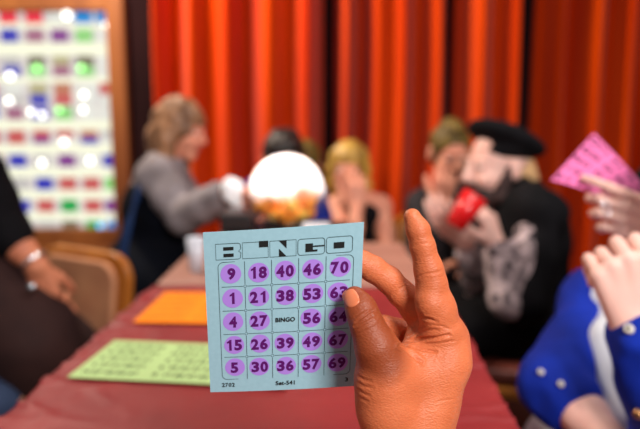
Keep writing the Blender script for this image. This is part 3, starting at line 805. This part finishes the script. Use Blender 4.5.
def seat_under(label, hip, fwd, z=.46, src=None):
    c = copy_tree(src or ch_tan); c['label'] = label; c.location = (float(hip[0]), float(hip[1]), 0)
    c.rotation_euler = (0, 0, math.atan2(fwd[1], fwd[0])-math.pi/2); c.scale = (1, 1, z/.48); return c

# ball machine
mc = PY(287, 236, 1.78); MX = float(mc[0]); MY = 1.78; MZ = .7485
bmn = thing('bingo_ball_machine', 'bingo ball machine with glowing clear dome on a black base', 'bingo machine', (MX, MY, MZ))
bevel(MB().box((MX, MY, MZ+.045), (.36, .24, .09)).build('base', M['black_plastic'], bmn), .01)
bevel(MB().box((MX-.135, MY-.02, MZ+.115), (.09, .16, .05)).build('control_box', M['black_plastic'], bmn), .008)
MB().lathe((MX, MY, MZ+.09), [(.06, 0), (.075, .012), (.06, .018)]).build('collar', M['black_plastic'], bmn, True)
DR = .108; DC = (MX, MY, MZ+.078+DR*1.02)
dome_m = bpy.data.materials.new('clear_dome_plastic'); dome_m.use_nodes = True
_n = dome_m.node_tree; _n.nodes.clear(); _o = _n.nodes.new('ShaderNodeOutputMaterial'); _m = _n.nodes.new('ShaderNodeMixShader'); _t = _n.nodes.new('ShaderNodeBsdfTransparent'); _g = _n.nodes.new('ShaderNodeBsdfTranslucent'); _gl = _n.nodes.new('ShaderNodeBsdfGlossy'); _m2 = _n.nodes.new('ShaderNodeMixShader')
_geo = _n.nodes.new('ShaderNodeNewGeometry'); _sx = _n.nodes.new('ShaderNodeSeparateXYZ'); _mr = _n.nodes.new('ShaderNodeMapRange')
_tc2 = _n.nodes.new('ShaderNodeTexCoord')
_n.links.new(_tc2.outputs['Object'], _sx.inputs[0]); _mr.inputs[1].default_value = .165; _mr.inputs[2].default_value = .20; _mr.inputs[3].default_value = .03; _mr.inputs[4].default_value = .72
_n.links.new(_sx.outputs[2], _mr.inputs[0]); _n.links.new(_mr.outputs[0], _m.inputs[0])   # upper half whitened to imitate bright reflections on clear plastic, lower half clear
_g.inputs[0].default_value = (.95, .95, .97, 1); _gl.inputs['Roughness'].default_value = .15; _m2.inputs[0].default_value = .08
_n.links.new(_t.outputs[0], _m.inputs[1]); _n.links.new(_g.outputs[0], _m.inputs[2]); _n.links.new(_m.outputs[0], _m2.inputs[1]); _n.links.new(_gl.outputs[0], _m2.inputs[2]); _n.links.new(_m2.outputs[0], _o.inputs[0])
MB().ball(DC, (DR, DR, DR*1.02), 40, 24).build('dome', dome_m, bmn, True)
lp = bpy.data.lights.new('machine_lamp', 'POINT'); lp.energy = 1.5; lp.shadow_soft_size = .03; lp.color = (1, .97, .95)
lo_ = bpy.data.objects.new('machine_lamp', lp); COL.objects.link(lo_); lo_.location = (DC[0], DC[1], DC[2]+.035)
rb = random.Random(4); balls = []
for k in range(4000):
    if len(balls) >= 46: break
    q = V(rb.uniform(-1, 1), rb.uniform(-1, 1), rb.uniform(-1, .15))*(DR-.02); lim = DR-.0205
    if np.linalg.norm(q) > lim or q[2] > .004+.012*math.sin(q[0]*60): continue
    if all(np.linalg.norm(q-b) > .0325 for b in balls): balls.append(q)
pb = None
for k, q in enumerate(sorted(balls, key=lambda b: b[2])):
    yel = k % 3 == 2
    if k < 1: pb = MB().ball((0, 0, 0), .0185, 14, 9).build('bingo_ball', M['ball'], None, True); o = pb
    else: o = pb.copy(); COL.objects.link(o)
    if yel: o.material_slots[0].link = 'OBJECT'; o.material_slots[0].material = M['ball_yellow']
    o.location = (float(DC[0]+q[0]), float(DC[1]+q[1]), float(DC[2]+q[2]))
    tag(o, ('yellow' if yel else 'orange')+' bingo ball in the heap inside the clear dome', 'ball', ('yellow' if yel else 'orange')+' bingo balls in the dome')

def cup(x, y, Y, z, r0, r1, h, m, name, label, cat):
    q = PY(x, y, Y); mb_ = MB().lathe((q[0], Y, z), [(0.001, 0), (r0, 0), (r1, h), (r1-.003, h), (r0-.003, .004), (0.001, .004)], 24)
    return tag(mb_.build(name, m, None, True), label, cat)
glassy = mat('milky_clear_plastic', (225, 228, 240), .2, .5, trans=.25)
cup(196, 260, 1.60, .7485, .018, .024, .09, glassy, 'drinking_glass', 'pale clear glass standing on the wooden table just left of the held card', 'glass')
pc = PY(316, 212, 1.66)
bevel(MB().box((pc[0], 1.64, .7485+.06), (.075, .06, .12)).build('tissue_box', M['paper_white'], None), .006)
tag(bpy.data.objects['tissue_box'], 'white box standing right of the ball machine', 'box')

# ================================================================== PEOPLE
def person(name, label, base, hc, hf, sh, hip, arms, hands, knees, ankles, skin, s=1.0, res=.0065, headup=(0, 0, 1), tr_=.098, fwd=None, armr=ARM, legr=LEG):
    t = thing(name, label, 'person', base)
    R = frame(hf, headup); F = Field()
    add_head(F, hc, R, s)
    m1 = (sh[0]+sh[1])/2
    F.cone(hc+R@V(0, -.02, -.06)*s, m1+V(0, 0, .02), .050*s, .058*s, .02)
    torso(F, sh[0], sh[1], hip[0], hip[1], tr_*.93, .8, fwd=fwd)
    for i in range(2):
        e, w = arms[i]; limb(F, sh[i], e, w, armr)
        hd = hands[i]; add_hand(F, w, *hd)
        limb(F, hip[i], knees[i], ankles[i], legr, k=.03)
        ft = nrm(V(knees[i][0]-hip[i][0], knees[i][1]-hip[i][1], 0)); F.cone(ankles[i]+V(0, 0, .0), V(ankles[i][0], ankles[i][1], .035)+ft*.14, .035, .028, .02)
    fobj('body', F, res, skin, t); face_parts(hc, R, t, s)
    return t, R
def garment(name, m, t, sh, hip, arms, t1=.95, r=.098, inf=.012, fwd=None, res=.008, armr=ARM, arms_on=(True, True), collar=True, low=0.0, wob=(.004, 9)):
    F = Field(); torso(F, sh[0], sh[1], hip[0], hip[1], r, .82, inf, fwd=fwd)
    for i in range(2):
        if arms_on[i]: limb(F, sh[i], arms[i][0], arms[i][1], armr, inf, .02, 0, t1 if not hasattr(t1, '__len__') else t1[i])
    if collar:
        m1 = (sh[0]+sh[1])/2; F.cone(m1+V(0, 0, .01), m1+V(0, 0, .035), .066, .062, .02)
    return fobj(name, F, res, m, t, wob)
def trousers(m, t, hip, knees, ankles, inf=.014, t1=.95, name='trousers', legr=LEG):
    F = Field(); F.cone(hip[0], hip[1], .10+inf, .10+inf, .03)
    for i in range(2): limb(F, hip[i], knees[i], ankles[i], legr, inf, .03, 0, t1)
    return fobj(name, F, .009, m, t, (.004, 8))
def shoes(m, t, hip, knees, ankles):
    for i in range(2):
        ft = nrm(V(knees[i][0]-hip[i][0], knees[i][1]-hip[i][1], 0)); F = Field(); a = V(ankles[i][0], ankles[i][1], .045)
        F.cone(a, a+ft*.15-V(0, 0, .008), .044, .036, .02).cone(a, a+V(0, 0, .04), .044, .042, .02); F.plane_cut((0, 0, .004), (0, 0, 1))
        F.ops[-1] = ('p', V(0, 0, .004), V(0, 0, -1), None, None, 0, None, True); fobj('shoe', F, .006, m, t)
def legs_for(hip, f, fl_=.42, sp=.0, z=.50):
    f = nrm(V(f[0], f[1], 0)); kn = [h+f*fl_+V(0, 0, z-h[2]) for h in hip]; an = [k+f*.02+V(0, 0, .07-k[2]) for k in kn]; return kn, an
REST = (20, 25, 20); FIST = (70, 85, 60)

# -- woman in grey at the left, facing the machine
sh = [PY(156, 176, 2.17), PY(171, 174, 2.45)]; hip = [V(*PY(148, 272, 2.2)[:2], .56), V(*PY(152, 272, 2.42)[:2], .56)]
arms = [(PY(183, 217, 2.1), PY(225, 193, 1.98)), (PY(192, 214, 2.4), PY(226, 200, 2.25))]
hands = [((1, -.3, .15), (.1, .1, -1), 1, REST), ((1, -.2, 0), (0, -.5, -1), -1, REST)]
kn, an = legs_for(hip, (1, -.1)); hc = PY(181, 131, 2.3)
t, R = person('person', 'woman with long light brown hair in grey long sleeves and dark dress, reaching right', (hip[0][0], hip[0][1], 0), hc, (1, -.25, -.22), sh, hip, arms, hands, kn, an, M['skin_fair'], .9)
garment('grey_top', M['grey'], t, sh, hip, arms, .93, inf=.014, armr=(.056, .046, .034))
F = Field(); torso(F, sh[0]-V(0, 0, .05), sh[1]-V(0, 0, .05), hip[0], hip[1], .10, .95, .028)
for i in range(2): limb(F, hip[i], kn[i]+V(-.06, 0, 0), an[i]+V(-.06, 0, .05), (.10, .09, .09), .04, .08, 0, 1)
for i in range(2): F.cone((hip[i]+kn[i])/2, (hip[i]+kn[i])/2+V(-.04, 0, -.42), .13, .12, .08); F.cone(hip[i]+V(.0, 0, -.03), hip[i]+V(.02, 0, -.40), .13, .12, .08)
F.cone(hip[0]+V(-.03, 0, 0), hip[1]+V(-.03, 0, 0), .15, .15, .05); F.plane_cut(sh[0]-V(0, 0, .09), (.15, 0, -1)); F.ops[-1] = ('p', sh[0]-V(0, 0, .07), nrm(V(.5, 0, .9))*1.0, None, None, 0, None, True)
fobj('apron_dress', F, .009, M['navy'], t, (.006, 7))
b_ = MB().tube([PY(142, 178, 2.14), PY(137, 198, 2.10), PY(129, 222, 2.06), PY(123, 250, 2.04), PY(124, 275, 2.04), PY(131, 305, 2.04)], [.008, .011, .013, .014, .014, .012], 10)
b_.build('blue_dress_trim', M['navy_trim'], t, True)
F = Field(); hair_cap(F, hc, R, .9, .019, -.05)
L_ = lambda x, y, z: hc+R@V(x, y, z)*.88
for q in (-1, 1): F.chain([L_(.06*q, -.02, .03), L_(.078*q, -.015, -.05), L_(.07*q, -.01, -.12), L_(.06*q, .02, -.17)], [.030, .028, .030, .018], .02)
F.chain([L_(0, -.07, .03), L_(0, -.085, -.05), L_(0, -.08, -.13)], [.052, .052, .04], .02); fobj('hair', F, .006, M['hair_brown'], t, (.008, 26))
st = thing('stool', 'backless stool hidden under the dress of the woman in grey sleeves', 'stool', ((hip[0]+hip[1])[0]/2, (hip[0]+hip[1])[1]/2, 0)); sx_, sy_ = st.location[:2]
bevel(MB().box((sx_, sy_, .43), (.32, .32, .04)).build('seat', M['chairwood'], st), .01)
for a_, b_q in ((-1, -1), (1, -1), (1, 1), (-1, 1)): MB().tube([(sx_+.15*a_, sy_+.15*b_q, 0), (sx_+.12*a_, sy_+.12*b_q, .41)], .016).build('leg', M['chairwood'], st, True)
pcp = PY(232, 190, 1.93)
F = Field(); F.ell(pcp, (.035, .03, .042), k=.01); F.cone(pcp+V(.01, 0, -.03), pcp+V(.02, 0, -.06), .02, .014, .01); tag(fobj('paper_napkin', F, .004, M['paper_white'], None, (.006, 30)), 'crumpled white napkin in the grey-sleeved woman\'s hand', 'napkin')

# -- dark-haired man behind the dome
sh = [PY(310, 196, 2.35), PY(258, 194, 2.35)]; hip = [V(sh[0][0]-.04, 2.5, .54), V(sh[1][0]+.04, 2.5, .54)]
arms = [(PY(322, 240, 2.2), PY(296, 225, 2.02)), (PY(250, 238, 2.2), PY(268, 222, 2.02))]
hands = [((-1, -.3, 0), (0, -.3, -1), 1, REST), ((1, -.3, 0), (0, -.3, -1), -1, REST)]
kn, an = legs_for(hip, (0, -1), .38); hc = PY(284, 163, 2.33)
t, R = person('person', 'dark-haired man in a blue shirt bent behind the glowing dome', (hip[0][0], 2.5, 0), hc, (0, -1, -.35), sh, hip, arms, hands, kn, an, M['skin_fair'], .95, fwd=(0, 1, 0))
garment('blue_shirt', M['blue_shirt'], t, sh, hip, arms, .55, fwd=(0, 1, 0)); trousers(M['navy'], t, hip, kn, an)
F = Field(); hair_cap(F, hc, R, .95, .014, -.02); F.ell(hc+R@V(0, .055, .085), (.06, .04, .03), R, .015); fobj('hair', F, .006, M['hair_dark'], t, (.01, 30))
shoes(M['black'], t, hip, kn, an); seat_under('wooden chair under the dark-haired man behind the dome', (hip[0]+hip[1])/2, (0, -1), .44)

# -- person farther back, only fair hair shows
sh = [PY(326, 200, 2.95), PY(290, 200, 2.95)]; hip = [V(sh[0][0]-.02, 3.0, .54), V(sh[1][0]+.02, 3.0, .54)]
arms = [(sh[0]+V(.05, -.03, -.26), sh[0]+V(.0, -.2, -.36)), (sh[1]+V(-.05, -.03, -.26), sh[1]+V(.0, -.2, -.36))]
kn, an = legs_for(hip, (0, -1), .36); hc = PY(304, 166, 2.95)
t, R = person('person', 'person with olive blond hair mostly hidden behind the dark-haired man', (hip[0][0], 3.0, 0), hc, (-.3, -1, -.4), sh, hip, arms, hands, kn, an, M['skin_fair'], .9, .008, fwd=(0, 1, 0))
garment('dark_top', M['black'], t, sh, hip, arms, .9, fwd=(0, 1, 0)); trousers(M['navy'], t, hip, kn, an)
F = Field(); hair_cap(F, hc, R, .9, .014, -.05); fobj('hair', F, .007, M['hair_olive'], t, (.008, 24))
seat_under('wooden chair of the half-hidden person with olive blond hair', (hip[0]+hip[1])/2, (0, -1), .44)

# -- blond woman with a hand over her mouth
sh = [PY(380, 207, 2.58), PY(335, 208, 2.58)]; hip = [V(sh[0][0]-.03, 2.7, .54), V(sh[1][0]+.03, 2.7, .54)]
arms = [(PY(391, 262, 2.46), PY(372, 262, 2.34)), (PY(352, 248, 2.34), PY(357, 208, 2.42))]
hands = [((-1, -.4, 0), (0, -.3, -1), 1, REST), ((-.05, .1, 1), (0, 1, 0), 1, (25, 35, 30))]
kn, an = legs_for(hip, (0, -1), .36); hc = PY(349, 169, 2.58)
t, R = person('person', 'blond woman in a sleeveless dark top covering her mouth with one hand', (hip[0][0], 2.7, 0), hc, (-.15, -1, -.15), sh, hip, arms, hands, kn, an, M['skin_fair'], .93, fwd=(0, 1, 0), tr_=.09, armr=(.042, .036, .026))
garment('sleeveless_top', M['black'], t, [sh[0]-V(.03, 0, .03), sh[1]+V(.03, 0, -.03)], hip, arms, 0, .088, .012, fwd=(0, 1, 0), arms_on=(False, False), collar=False)
trousers(M['green_top'], t, hip, kn, an, .02, .6, 'green_skirt')
F = Field(); hair_cap(F, hc, R, .93, .009, -.05); L_ = lambda x, y, z: hc+R@V(x, y, z)
for q in (-1, 1): F.chain([L_(.055*q, .0, .06), L_(.074*q, .005, .0), L_(.074*q, .0, -.07), L_(.062*q, .02, -.13)], [.024, .018, .02, .012], .02)
fobj('hair', F, .006, M['hair_blond'], t, (.007, 26)); seat_under('wooden chair under the blond woman covering her mouth', (hip[0]+hip[1])/2, (0, -1), .44)

# -- man in a charcoal suit
sh = [PY(484, 206, 2.5), PY(424, 206, 2.42)]; hip = [V(sh[0][0]-.05, 2.6, .54), V(sh[1][0]+.05, 2.55, .54)]
arms = [(PY(492, 262, 2.4), PY(470, 262, 2.2)), (PY(424, 262, 2.22), PY(443, 206, 2.24))]
hands = [((-1, -.4, 0), (0, -.3, -1), 1, REST), ((.05, .05, 1), (.2, 1, 0), 1, (30, 45, 40))]
kn, an = legs_for(hip, (0, -1), .38); hc = PY(450, 154, 2.45)
t, R = person('person', 'man with short olive brown hair in a charcoal suit, hand raised to his chin', (hip[0][0], 2.6, 0), hc, (.1, -1, -.3), sh, hip, arms, hands, kn, an, M['skin_fair'], 1.0, fwd=(0, 1, 0))
garment('suit_jacket', M['suit'], t, sh, hip, arms, .93, inf=.018, fwd=(0, 1, 0)); trousers(M['suit'], t, hip, kn, an)
F = Field(); hair_cap(F, hc, R, 1.0, .006, -.02, -.015); F.ell(hc+R@V(0, .0, .115), (.036, .07, .022), R, .02); fobj('hair', F, .006, M['hair_olive'], t, (.006, 30))
shoes(M['black'], t, hip, kn, an); seat_under('wooden chair under the man in the charcoal suit', (hip[0]+hip[1])/2, (0, -1), .44)

# -- bearded man in a black beret, facing left, drinking
sh = [PY(541, 213, 1.76), PY(508, 213, 2.08)]; hip = [V(*PY(528, 330, 1.82)[:2], .54), V(*PY(528, 330, 2.02)[:2], .54)]
arms = [(PY(508, 302, 1.62), PY(497, 246, 1.70)), (PY(484, 304, 1.90), PY(466, 244, 1.80))]
hands = [((-.35, .1, 1), (-.6, .5, -.1), 1, (35, 45, 35)), ((-.75, -.2, .8), (.3, .7, .6), 1, (12, 22, 18))]
kn, an = legs_for(hip, (-1, -.12), .40); hc = PY(497, 168, 1.92)
t, R = person('person', 'bearded man in a black beret and black waistcoat over mottled pale sleeves, drinking', (hip[0][0], 1.9, 0), hc, (-1, -.35, -.05), sh, hip, arms, hands, kn, an, M['skin_pale'], 1.05, .0055)
garment('waistcoat', M['black'], t, sh, hip, arms, 0, .10, .024, arms_on=(False, False), wob=(.008, 12))
F = Field()
for i in range(2): limb(F, sh[i], *arms[i], (.046, .037, .031), .009, .02, .05, .93)
fobj('mottled_sleeves', F, .007, M['lace'], t, (.006, 14))
F = Field(); torso(F, sh[0], sh[1], hip[0], hip[1], .10, .95, .035); 
for i in range(2): limb(F, sh[i]+V(.035, 0, .005), arms[i][0]+V(.05, .02, -.01), arms[i][1]+V(.06, .03, -.03), (.058, .05, .04), .012, .02, 0, .62)
F.plane_cut((0, 0, 0), (1, 0, 0)); F.ops[-1] = ('p', hc+V(.085, 0, 0), nrm(V(1, 0, .12)), None, None, 0, None, True); F.cone(hip[0]+V(-.06, -.02, -.05), hip[1]+V(-.06, 0, -.05), .12, .12, .05); F.cone(hip[0]+V(-.2, -.05, -.02), hip[0]+V(0, -.04, -.02), .10, .12, .05)
fobj('black_coat', F, .009, M['black'], t, (.008, 12))
trousers(M['black'], t, hip, kn, an, .022)
L_ = lambda x, y, z: hc+R@V(x, y, z)
F = Field(); F.ell(L_(0, .062, -.088), (.05, .042, .058), R, .02); F.ell(L_(0, .02, -.075), (.066, .06, .038), R, .02)
for q in (-1, 1): F.cone(L_(.072*q, .005, .0), L_(.062*q, .03, -.08), .014, .024, .015)
F.cone(L_(-.028, .097, -.043), L_(.028, .097, -.043), .008, .008, .008); fobj('beard', F, .005, M['beard'], t, (.006, 40))
F = Field(); F.ell(L_(0, -.035, .088), (.108, .128, .044), frame(R@V(0, 1, .46), (0, 0, 1)), .02); F.ell(L_(0, -.03, .055), (.088, .102, .045), R, .02); F.cone(L_(0, -.03, .13), L_(0, -.03, .145), .006, .004, .004)
fobj('beret', F, .005, M['black'], t, (.004, 12))
F = Field(); F.ell(L_(0, -.075, -.005), (.07, .04, .06), R, .02); F.chain([L_(.0, -.08, -.04), L_(0, -.07, -.12)], [.06, .075], .02); fobj('pale_neck_scarf', F, .006, M['fur'], t, (.008, 22))
shoes(M['black'], t, hip, kn, an)
cq = PY(465, 211, 1.66)
F_ = MB(); mcup = rotz(0)
ax_ = nrm(V(.55, .05, .83)); b0 = cq-ax_*.05; pr_ = [(0.0015, 0), (.027, 0), (.036, .10), (.033, .10), (.025, .005), (.0015, .005)]
xa = nrm(np.cross(ax_, V(0, 1, 0))); ya = np.cross(ax_, xa); pts = []; f = []
for r__, z__ in pr_:
    for k in range(24): a = 2*math.pi*k/24; pts.append(b0+ax_*z__+(xa*math.cos(a)+ya*math.sin(a))*r__)
for i in range(len(pr_)-1):
    for k in range(24): f.append((i*24+k, i*24+(k+1) % 24, (i+1)*24+(k+1) % 24, (i+1)*24+k))
tag(mesh_obj('drinking_cup', pts, f, M['red_cup']), 'glossy red plastic cup held to the mouth of the man in the beret', 'cup')

# -- person in a royal blue denim jacket at the right edge, fist raised
sh = [P(601, 304, 1.18), P(700, 318, 1.02)]; hip = [V(.50, 1.10, .50), V(.68, .98, .50)]
arms = [(P(554, 384, 1.02), P(614, 446, .90)), (P(684, 450, .86), P(636, 328, .84))]
hands = [((.4, -1, -.1), (.1, 0, -1), -1, REST), ((-.26, .05, 1), (.12, 1, .15), -1, [(66, 88, 60), (72, 88, 60), (76, 88, 60), (58, 95, 60)], ((.8, .5, .5), (.9, .1, .7), (.9, -.2, .7)), 1.04)]
kn, an = legs_for(hip, (-.12, -1), .38); hc = P(722, 200, .97)
t, R = person('person', 'person in a royal blue denim jacket over a white shirt, pale fist raised', (.6, 1.04, 0), hc, (-.8, -.6, -.1), sh, hip, arms, hands, kn, an, M['skin_pale'], 1.0, .0035, armr=(.046, .040, .027))
F = Field(); torso(F, sh[0], sh[1], hip[0], hip[1], .098, .9, .012); m1 = (sh[0]+sh[1])/2; F.cone(m1, m1+V(0, 0, .04), .066, .06, .02); F.cone(sh[0]+V(.02, -.06, .0), sh[0]+V(.08, -.04, .03), .026, .03, .02); F.chain([P(616, 322, 1.10), P(622, 345, 1.03), P(630, 420, .97)], [.034, .045, .05], .03); fobj('white_shirt', F, .006, M['white'], t, (.005, 14))
JA = Field(); limb(JA, sh[0]+V(.01, 0, -.01), arms[0][0], arms[0][1], (.060, .046, .048), .008, .02, 0, .57); JA.cone(sh[0]+V(.0, 0, .0), (sh[0]+sh[1])/2+V(0, 0, .0), .076, .078, .03)
JA.cone(arms[0][0]+(arms[0][1]-arms[0][0])*.16, arms[0][0]+(arms[0][1]-arms[0][0])*.24, .055, .054, .004)
fobj('jacket_sleeve', JA, .004, M['denim'], t, (.006, 22))
JB = Field(); limb(JB, sh[1], arms[1][0], arms[1][1], (.066, .056, .037), .005, .02, 0, .955); JB.cone(arms[1][1]+(arms[1][0]-arms[1][1])*.09, arms[1][1]+(arms[1][0]-arms[1][1])*.30, .044, .047, .002); fobj('jacket_sleeve', JB, .004, M['denim'], t, (.006, 26))
F = Field(); torso(F, sh[0], sh[1], hip[0], hip[1], .10, .95, .026); F.ops.append(('p', (sh[0]+sh[1])/2+V(.01, .0, 0), nrm(V(-.8, -.5, 0)), None, None, 0, None, True)); fobj('jacket_body', F, .007, M['denim'], t, (.005, 12))
trousers(M['white'], t, hip, kn, an, .016); shoes(M['white'], t, hip, kn, an)
F = Field(); hair_cap(F, hc, R, 1.0, .014, -.05); fobj('hair', F, .008, M['hair_dark'], t, (.008, 24))
def march(Fd, px, py, d0, d1):
    d_ = d0
    for _ in range(90):
        e = Fd.at(P(px, py, d_))
        if e < .0005 or d_ > d1: break
        d_ += max(e*.9, .0004)
    return d_
def button(Fd, px, py, m, r, d0=.6):
    d_ = march(Fd, px, py, d0, 1.6); p = P(px, py, d_-.004); e = .001
    n = nrm([Fd.at(p+V(*[e if i == k else 0 for i in range(3)]))-Fd.at(p) for k in range(3)])
    a = nrm(np.cross(n, [0, 0, 1])); b = np.cross(n, a); v = []; f = []
    prof = [(.001, .0035), (.45*r, .0030), (.7*r, .0042), (r, .0030), (r, -.003)]
    for rr_, z in prof:
        for k in range(16): an_ = 2*math.pi*k/16; v.append(p+n*z+(a*math.cos(an_)+b*math.sin(an_))*rr_)
    for i in range(4):
        for k in range(16): f.append((i*16+k, i*16+(k+1) % 16, (i+1)*16+(k+1) % 16, (i+1)*16+k))
    bt_ = mesh_obj('button', v, f, m, t)
    MB().ball(p+n*.0035, (.38*r,)*3, 10, 6).build('button_centre', M['ink'], bt_, True)
button(JB, 629, 329, M['button'], .0062); button(JA, 541, 372, M['button'], .0046); button(JA, 561, 384, M['button'], .0046)
copper = mat('copper_button', (190, 140, 90), .3, .5, metal=.6); button(JB, 638, 414, copper, .0062)

# -- person holding the pink card, mostly beyond the right edge
sh = [V(.80, 1.45, .98), V(.98, 1.20, .98)]; hip = [V(.86, 1.45, .50), V(1.0, 1.27, .50)]
arms = [(P(735, 340, 1.16), P(668, 232, 1.11)), (V(.95, 1.05, .76), V(.84, .92, .78))]
hands = [((-1, -.05, .42), (-.1, 1, -.1), -1, [(6, 22, 14), (26, 62, 30), (34, 66, 35), (42, 60, 35)], ((.85, .35, .5), (1, .1, .35), (1, 0, .15)), 1.0), ((-1, -.4, 0), (0, 0, -1), -1, REST)]
kn, an = legs_for(hip, (-.7, -.6), .36); hc = V(.88, 1.22, 1.20)
t, R = person('person', 'person beyond the right edge whose pale hand holds up the pink card', (.93, 1.36, 0), hc, (-.8, -.5, 0), sh, hip, arms, hands, kn, an, M['skin_pale'], 1.0, .004)
garment('dark_sleeves', M['black'], t, sh, hip, arms, .88, inf=.014); trousers(M['black'], t, hip, kn, an)
F = Field(); hair_cap(F, hc, R, 1.0, .014, -.05); fobj('hair', F, .008, M['hair_brown'], t, (.008, 24))
q = P(606, 208, 1.075); MB().tube([q+V(0.006*math.cos(a), 0.010*math.sin(a), .011*math.sin(a)) for a in np.linspace(0, 2*math.pi, 17)], .0014, 8, False).build('finger_ring', M['silver'], t, True)

# pink card: strip seen from a low corner, slightly bent
pa, pbb, pcc, pdd = P(551, 180, 1.12), P(594, 133, 1.18), P(652, 197, 1.21), P(597, 196, 1.15)
# corner a (left), b (top), d (bottom), c (right)
def pink_map(x, y, o):
    u, w = x+.5, y+.5
    q = (pa*(1-u)+pdd*u)*(1-w)+(pbb*(1-u)+pcc*u)*w
    n = nrm(np.cross(pdd-pa, pbb-pa)); n = -n if n@CF > 0 else n
    return q+n*(o+.006*math.sin(math.pi*u)*(1-.4*w))
_ex = nrm(pcc-pbb); _ln = np.linalg.norm(pcc-pbb)
pk = thing('bingo_card', 'bright pink bingo card with black numbers held up against the dark curtain', 'card', pa)
sheet(pink_map, 1, 1, .0005, 'card_sheet', M['card_pink'], pk)
wx = np.linalg.norm(pdd-pa); wy = np.linalg.norm(pbb-pa)
pr = Print(pink_map, .0006); rnd = random.Random(5)
def ptext(s_, x, y, h):
    vs, fs = digits_geo(s_, .03) if s_.isdigit() else text_geo(s_, .03)
    pr.m.add([pink_map(x+q[1]*-h/wx*wx*0+q[0]*h/1.0, y+q[1]*h*1.0, .0006) for q in vs], fs)
for r in range(5):
    for c in range(4): ptext(str(rnd.randint(1+15*r, 15+15*r)), -.28+c*.22, -.40+r*.20, .10)
for r, ch in enumerate('BINGO'): ptext(ch, -.43, -.40+r*.20, .12)
pr.build('printed_numbers', M['ink_pink'], pk)

# -- person at the left edge, hand resting on dark brown lap
sh = [P(-62, 172, 1.85), P(-26, 176, 1.62)]; hip = [P(-78, 322, 1.85), P(-62, 326, 1.62)]
arms = [(P(-40, 262, 1.9), P(20, 300, 1.82)), (P(2, 228, 1.66), P(37, 266, 1.64))]
hands = [((1, .1, 0), (0, 0, -1), -1, REST), ((.22, .05, -1), (-.2, 1, .1), 1, (35, 50, 40), ((.7, .5, .3), (.8, .3, .5), (.8, .1, .5)), .95)]
kn = [P(70, 345, 1.85), P(-5, 400, 1.60)]; an = [V(kn[0][0]+.02, kn[0][1], .07), V(kn[1][0]-.1, kn[1][1], .07)]; hc = P(-45, 100, 1.74)
t, R = person('person', 'person at the left edge, black top, braceleted hand on a dark brown lap', (hip[0][0], hip[0][1], 0), hc, (1, -.1, -.2), sh, hip, arms, hands, kn, an, M['skin_tan'], 1.0, .0055, armr=(.05, .042, .030))
garment('black_top', M['black'], t, sh, hip, arms, (.9, .60), inf=.016, armr=(.066, .050, .036)); trousers(M['jeans'], t, hip, kn, an, .012)
F = Field(); F.chain([P(-50, 270, 1.76), P(-5, 292, 1.78), P(30, 318, 1.80), P(72, 352, 1.82)], [.15, .135, .10, .085], .05); F.chain([P(-20, 300, 1.66), P(30, 340, 1.66), P(52, 385, 1.70)], [.14, .12, .10], .05); fobj('brown_wrap', F, .009, M['brown'], t, (.008, 9))
F = Field(); hair_cap(F, hc, R, 1.0, .014, -.05); fobj('hair', F, .008, M['hair_dark'], t, (.008, 24)); shoes(M['white'], t, hip, kn, an)
w_ = arms[1][1]+(arms[1][0]-arms[1][1])*.08; dv_ = nrm(arms[1][1]-arms[1][0]); a = nrm(np.cross(dv_, V(0, 1, 0))); b = np.cross(dv_, a)
MB().tube([w_+(a*math.cos(q)+b*math.sin(q))*.036 for q in np.linspace(0, 2*math.pi, 25)], .006, 8, False).build('bracelet', M['silver'], t, True)
w_ = P(32, 287, 1.58); MB().ball(w_, .012, 12, 8).build('ring', M['silver'], t, True)
seat_under('wooden chair under the person at the left edge', (hip[0]+hip[1])/2, (1, 0), .44)
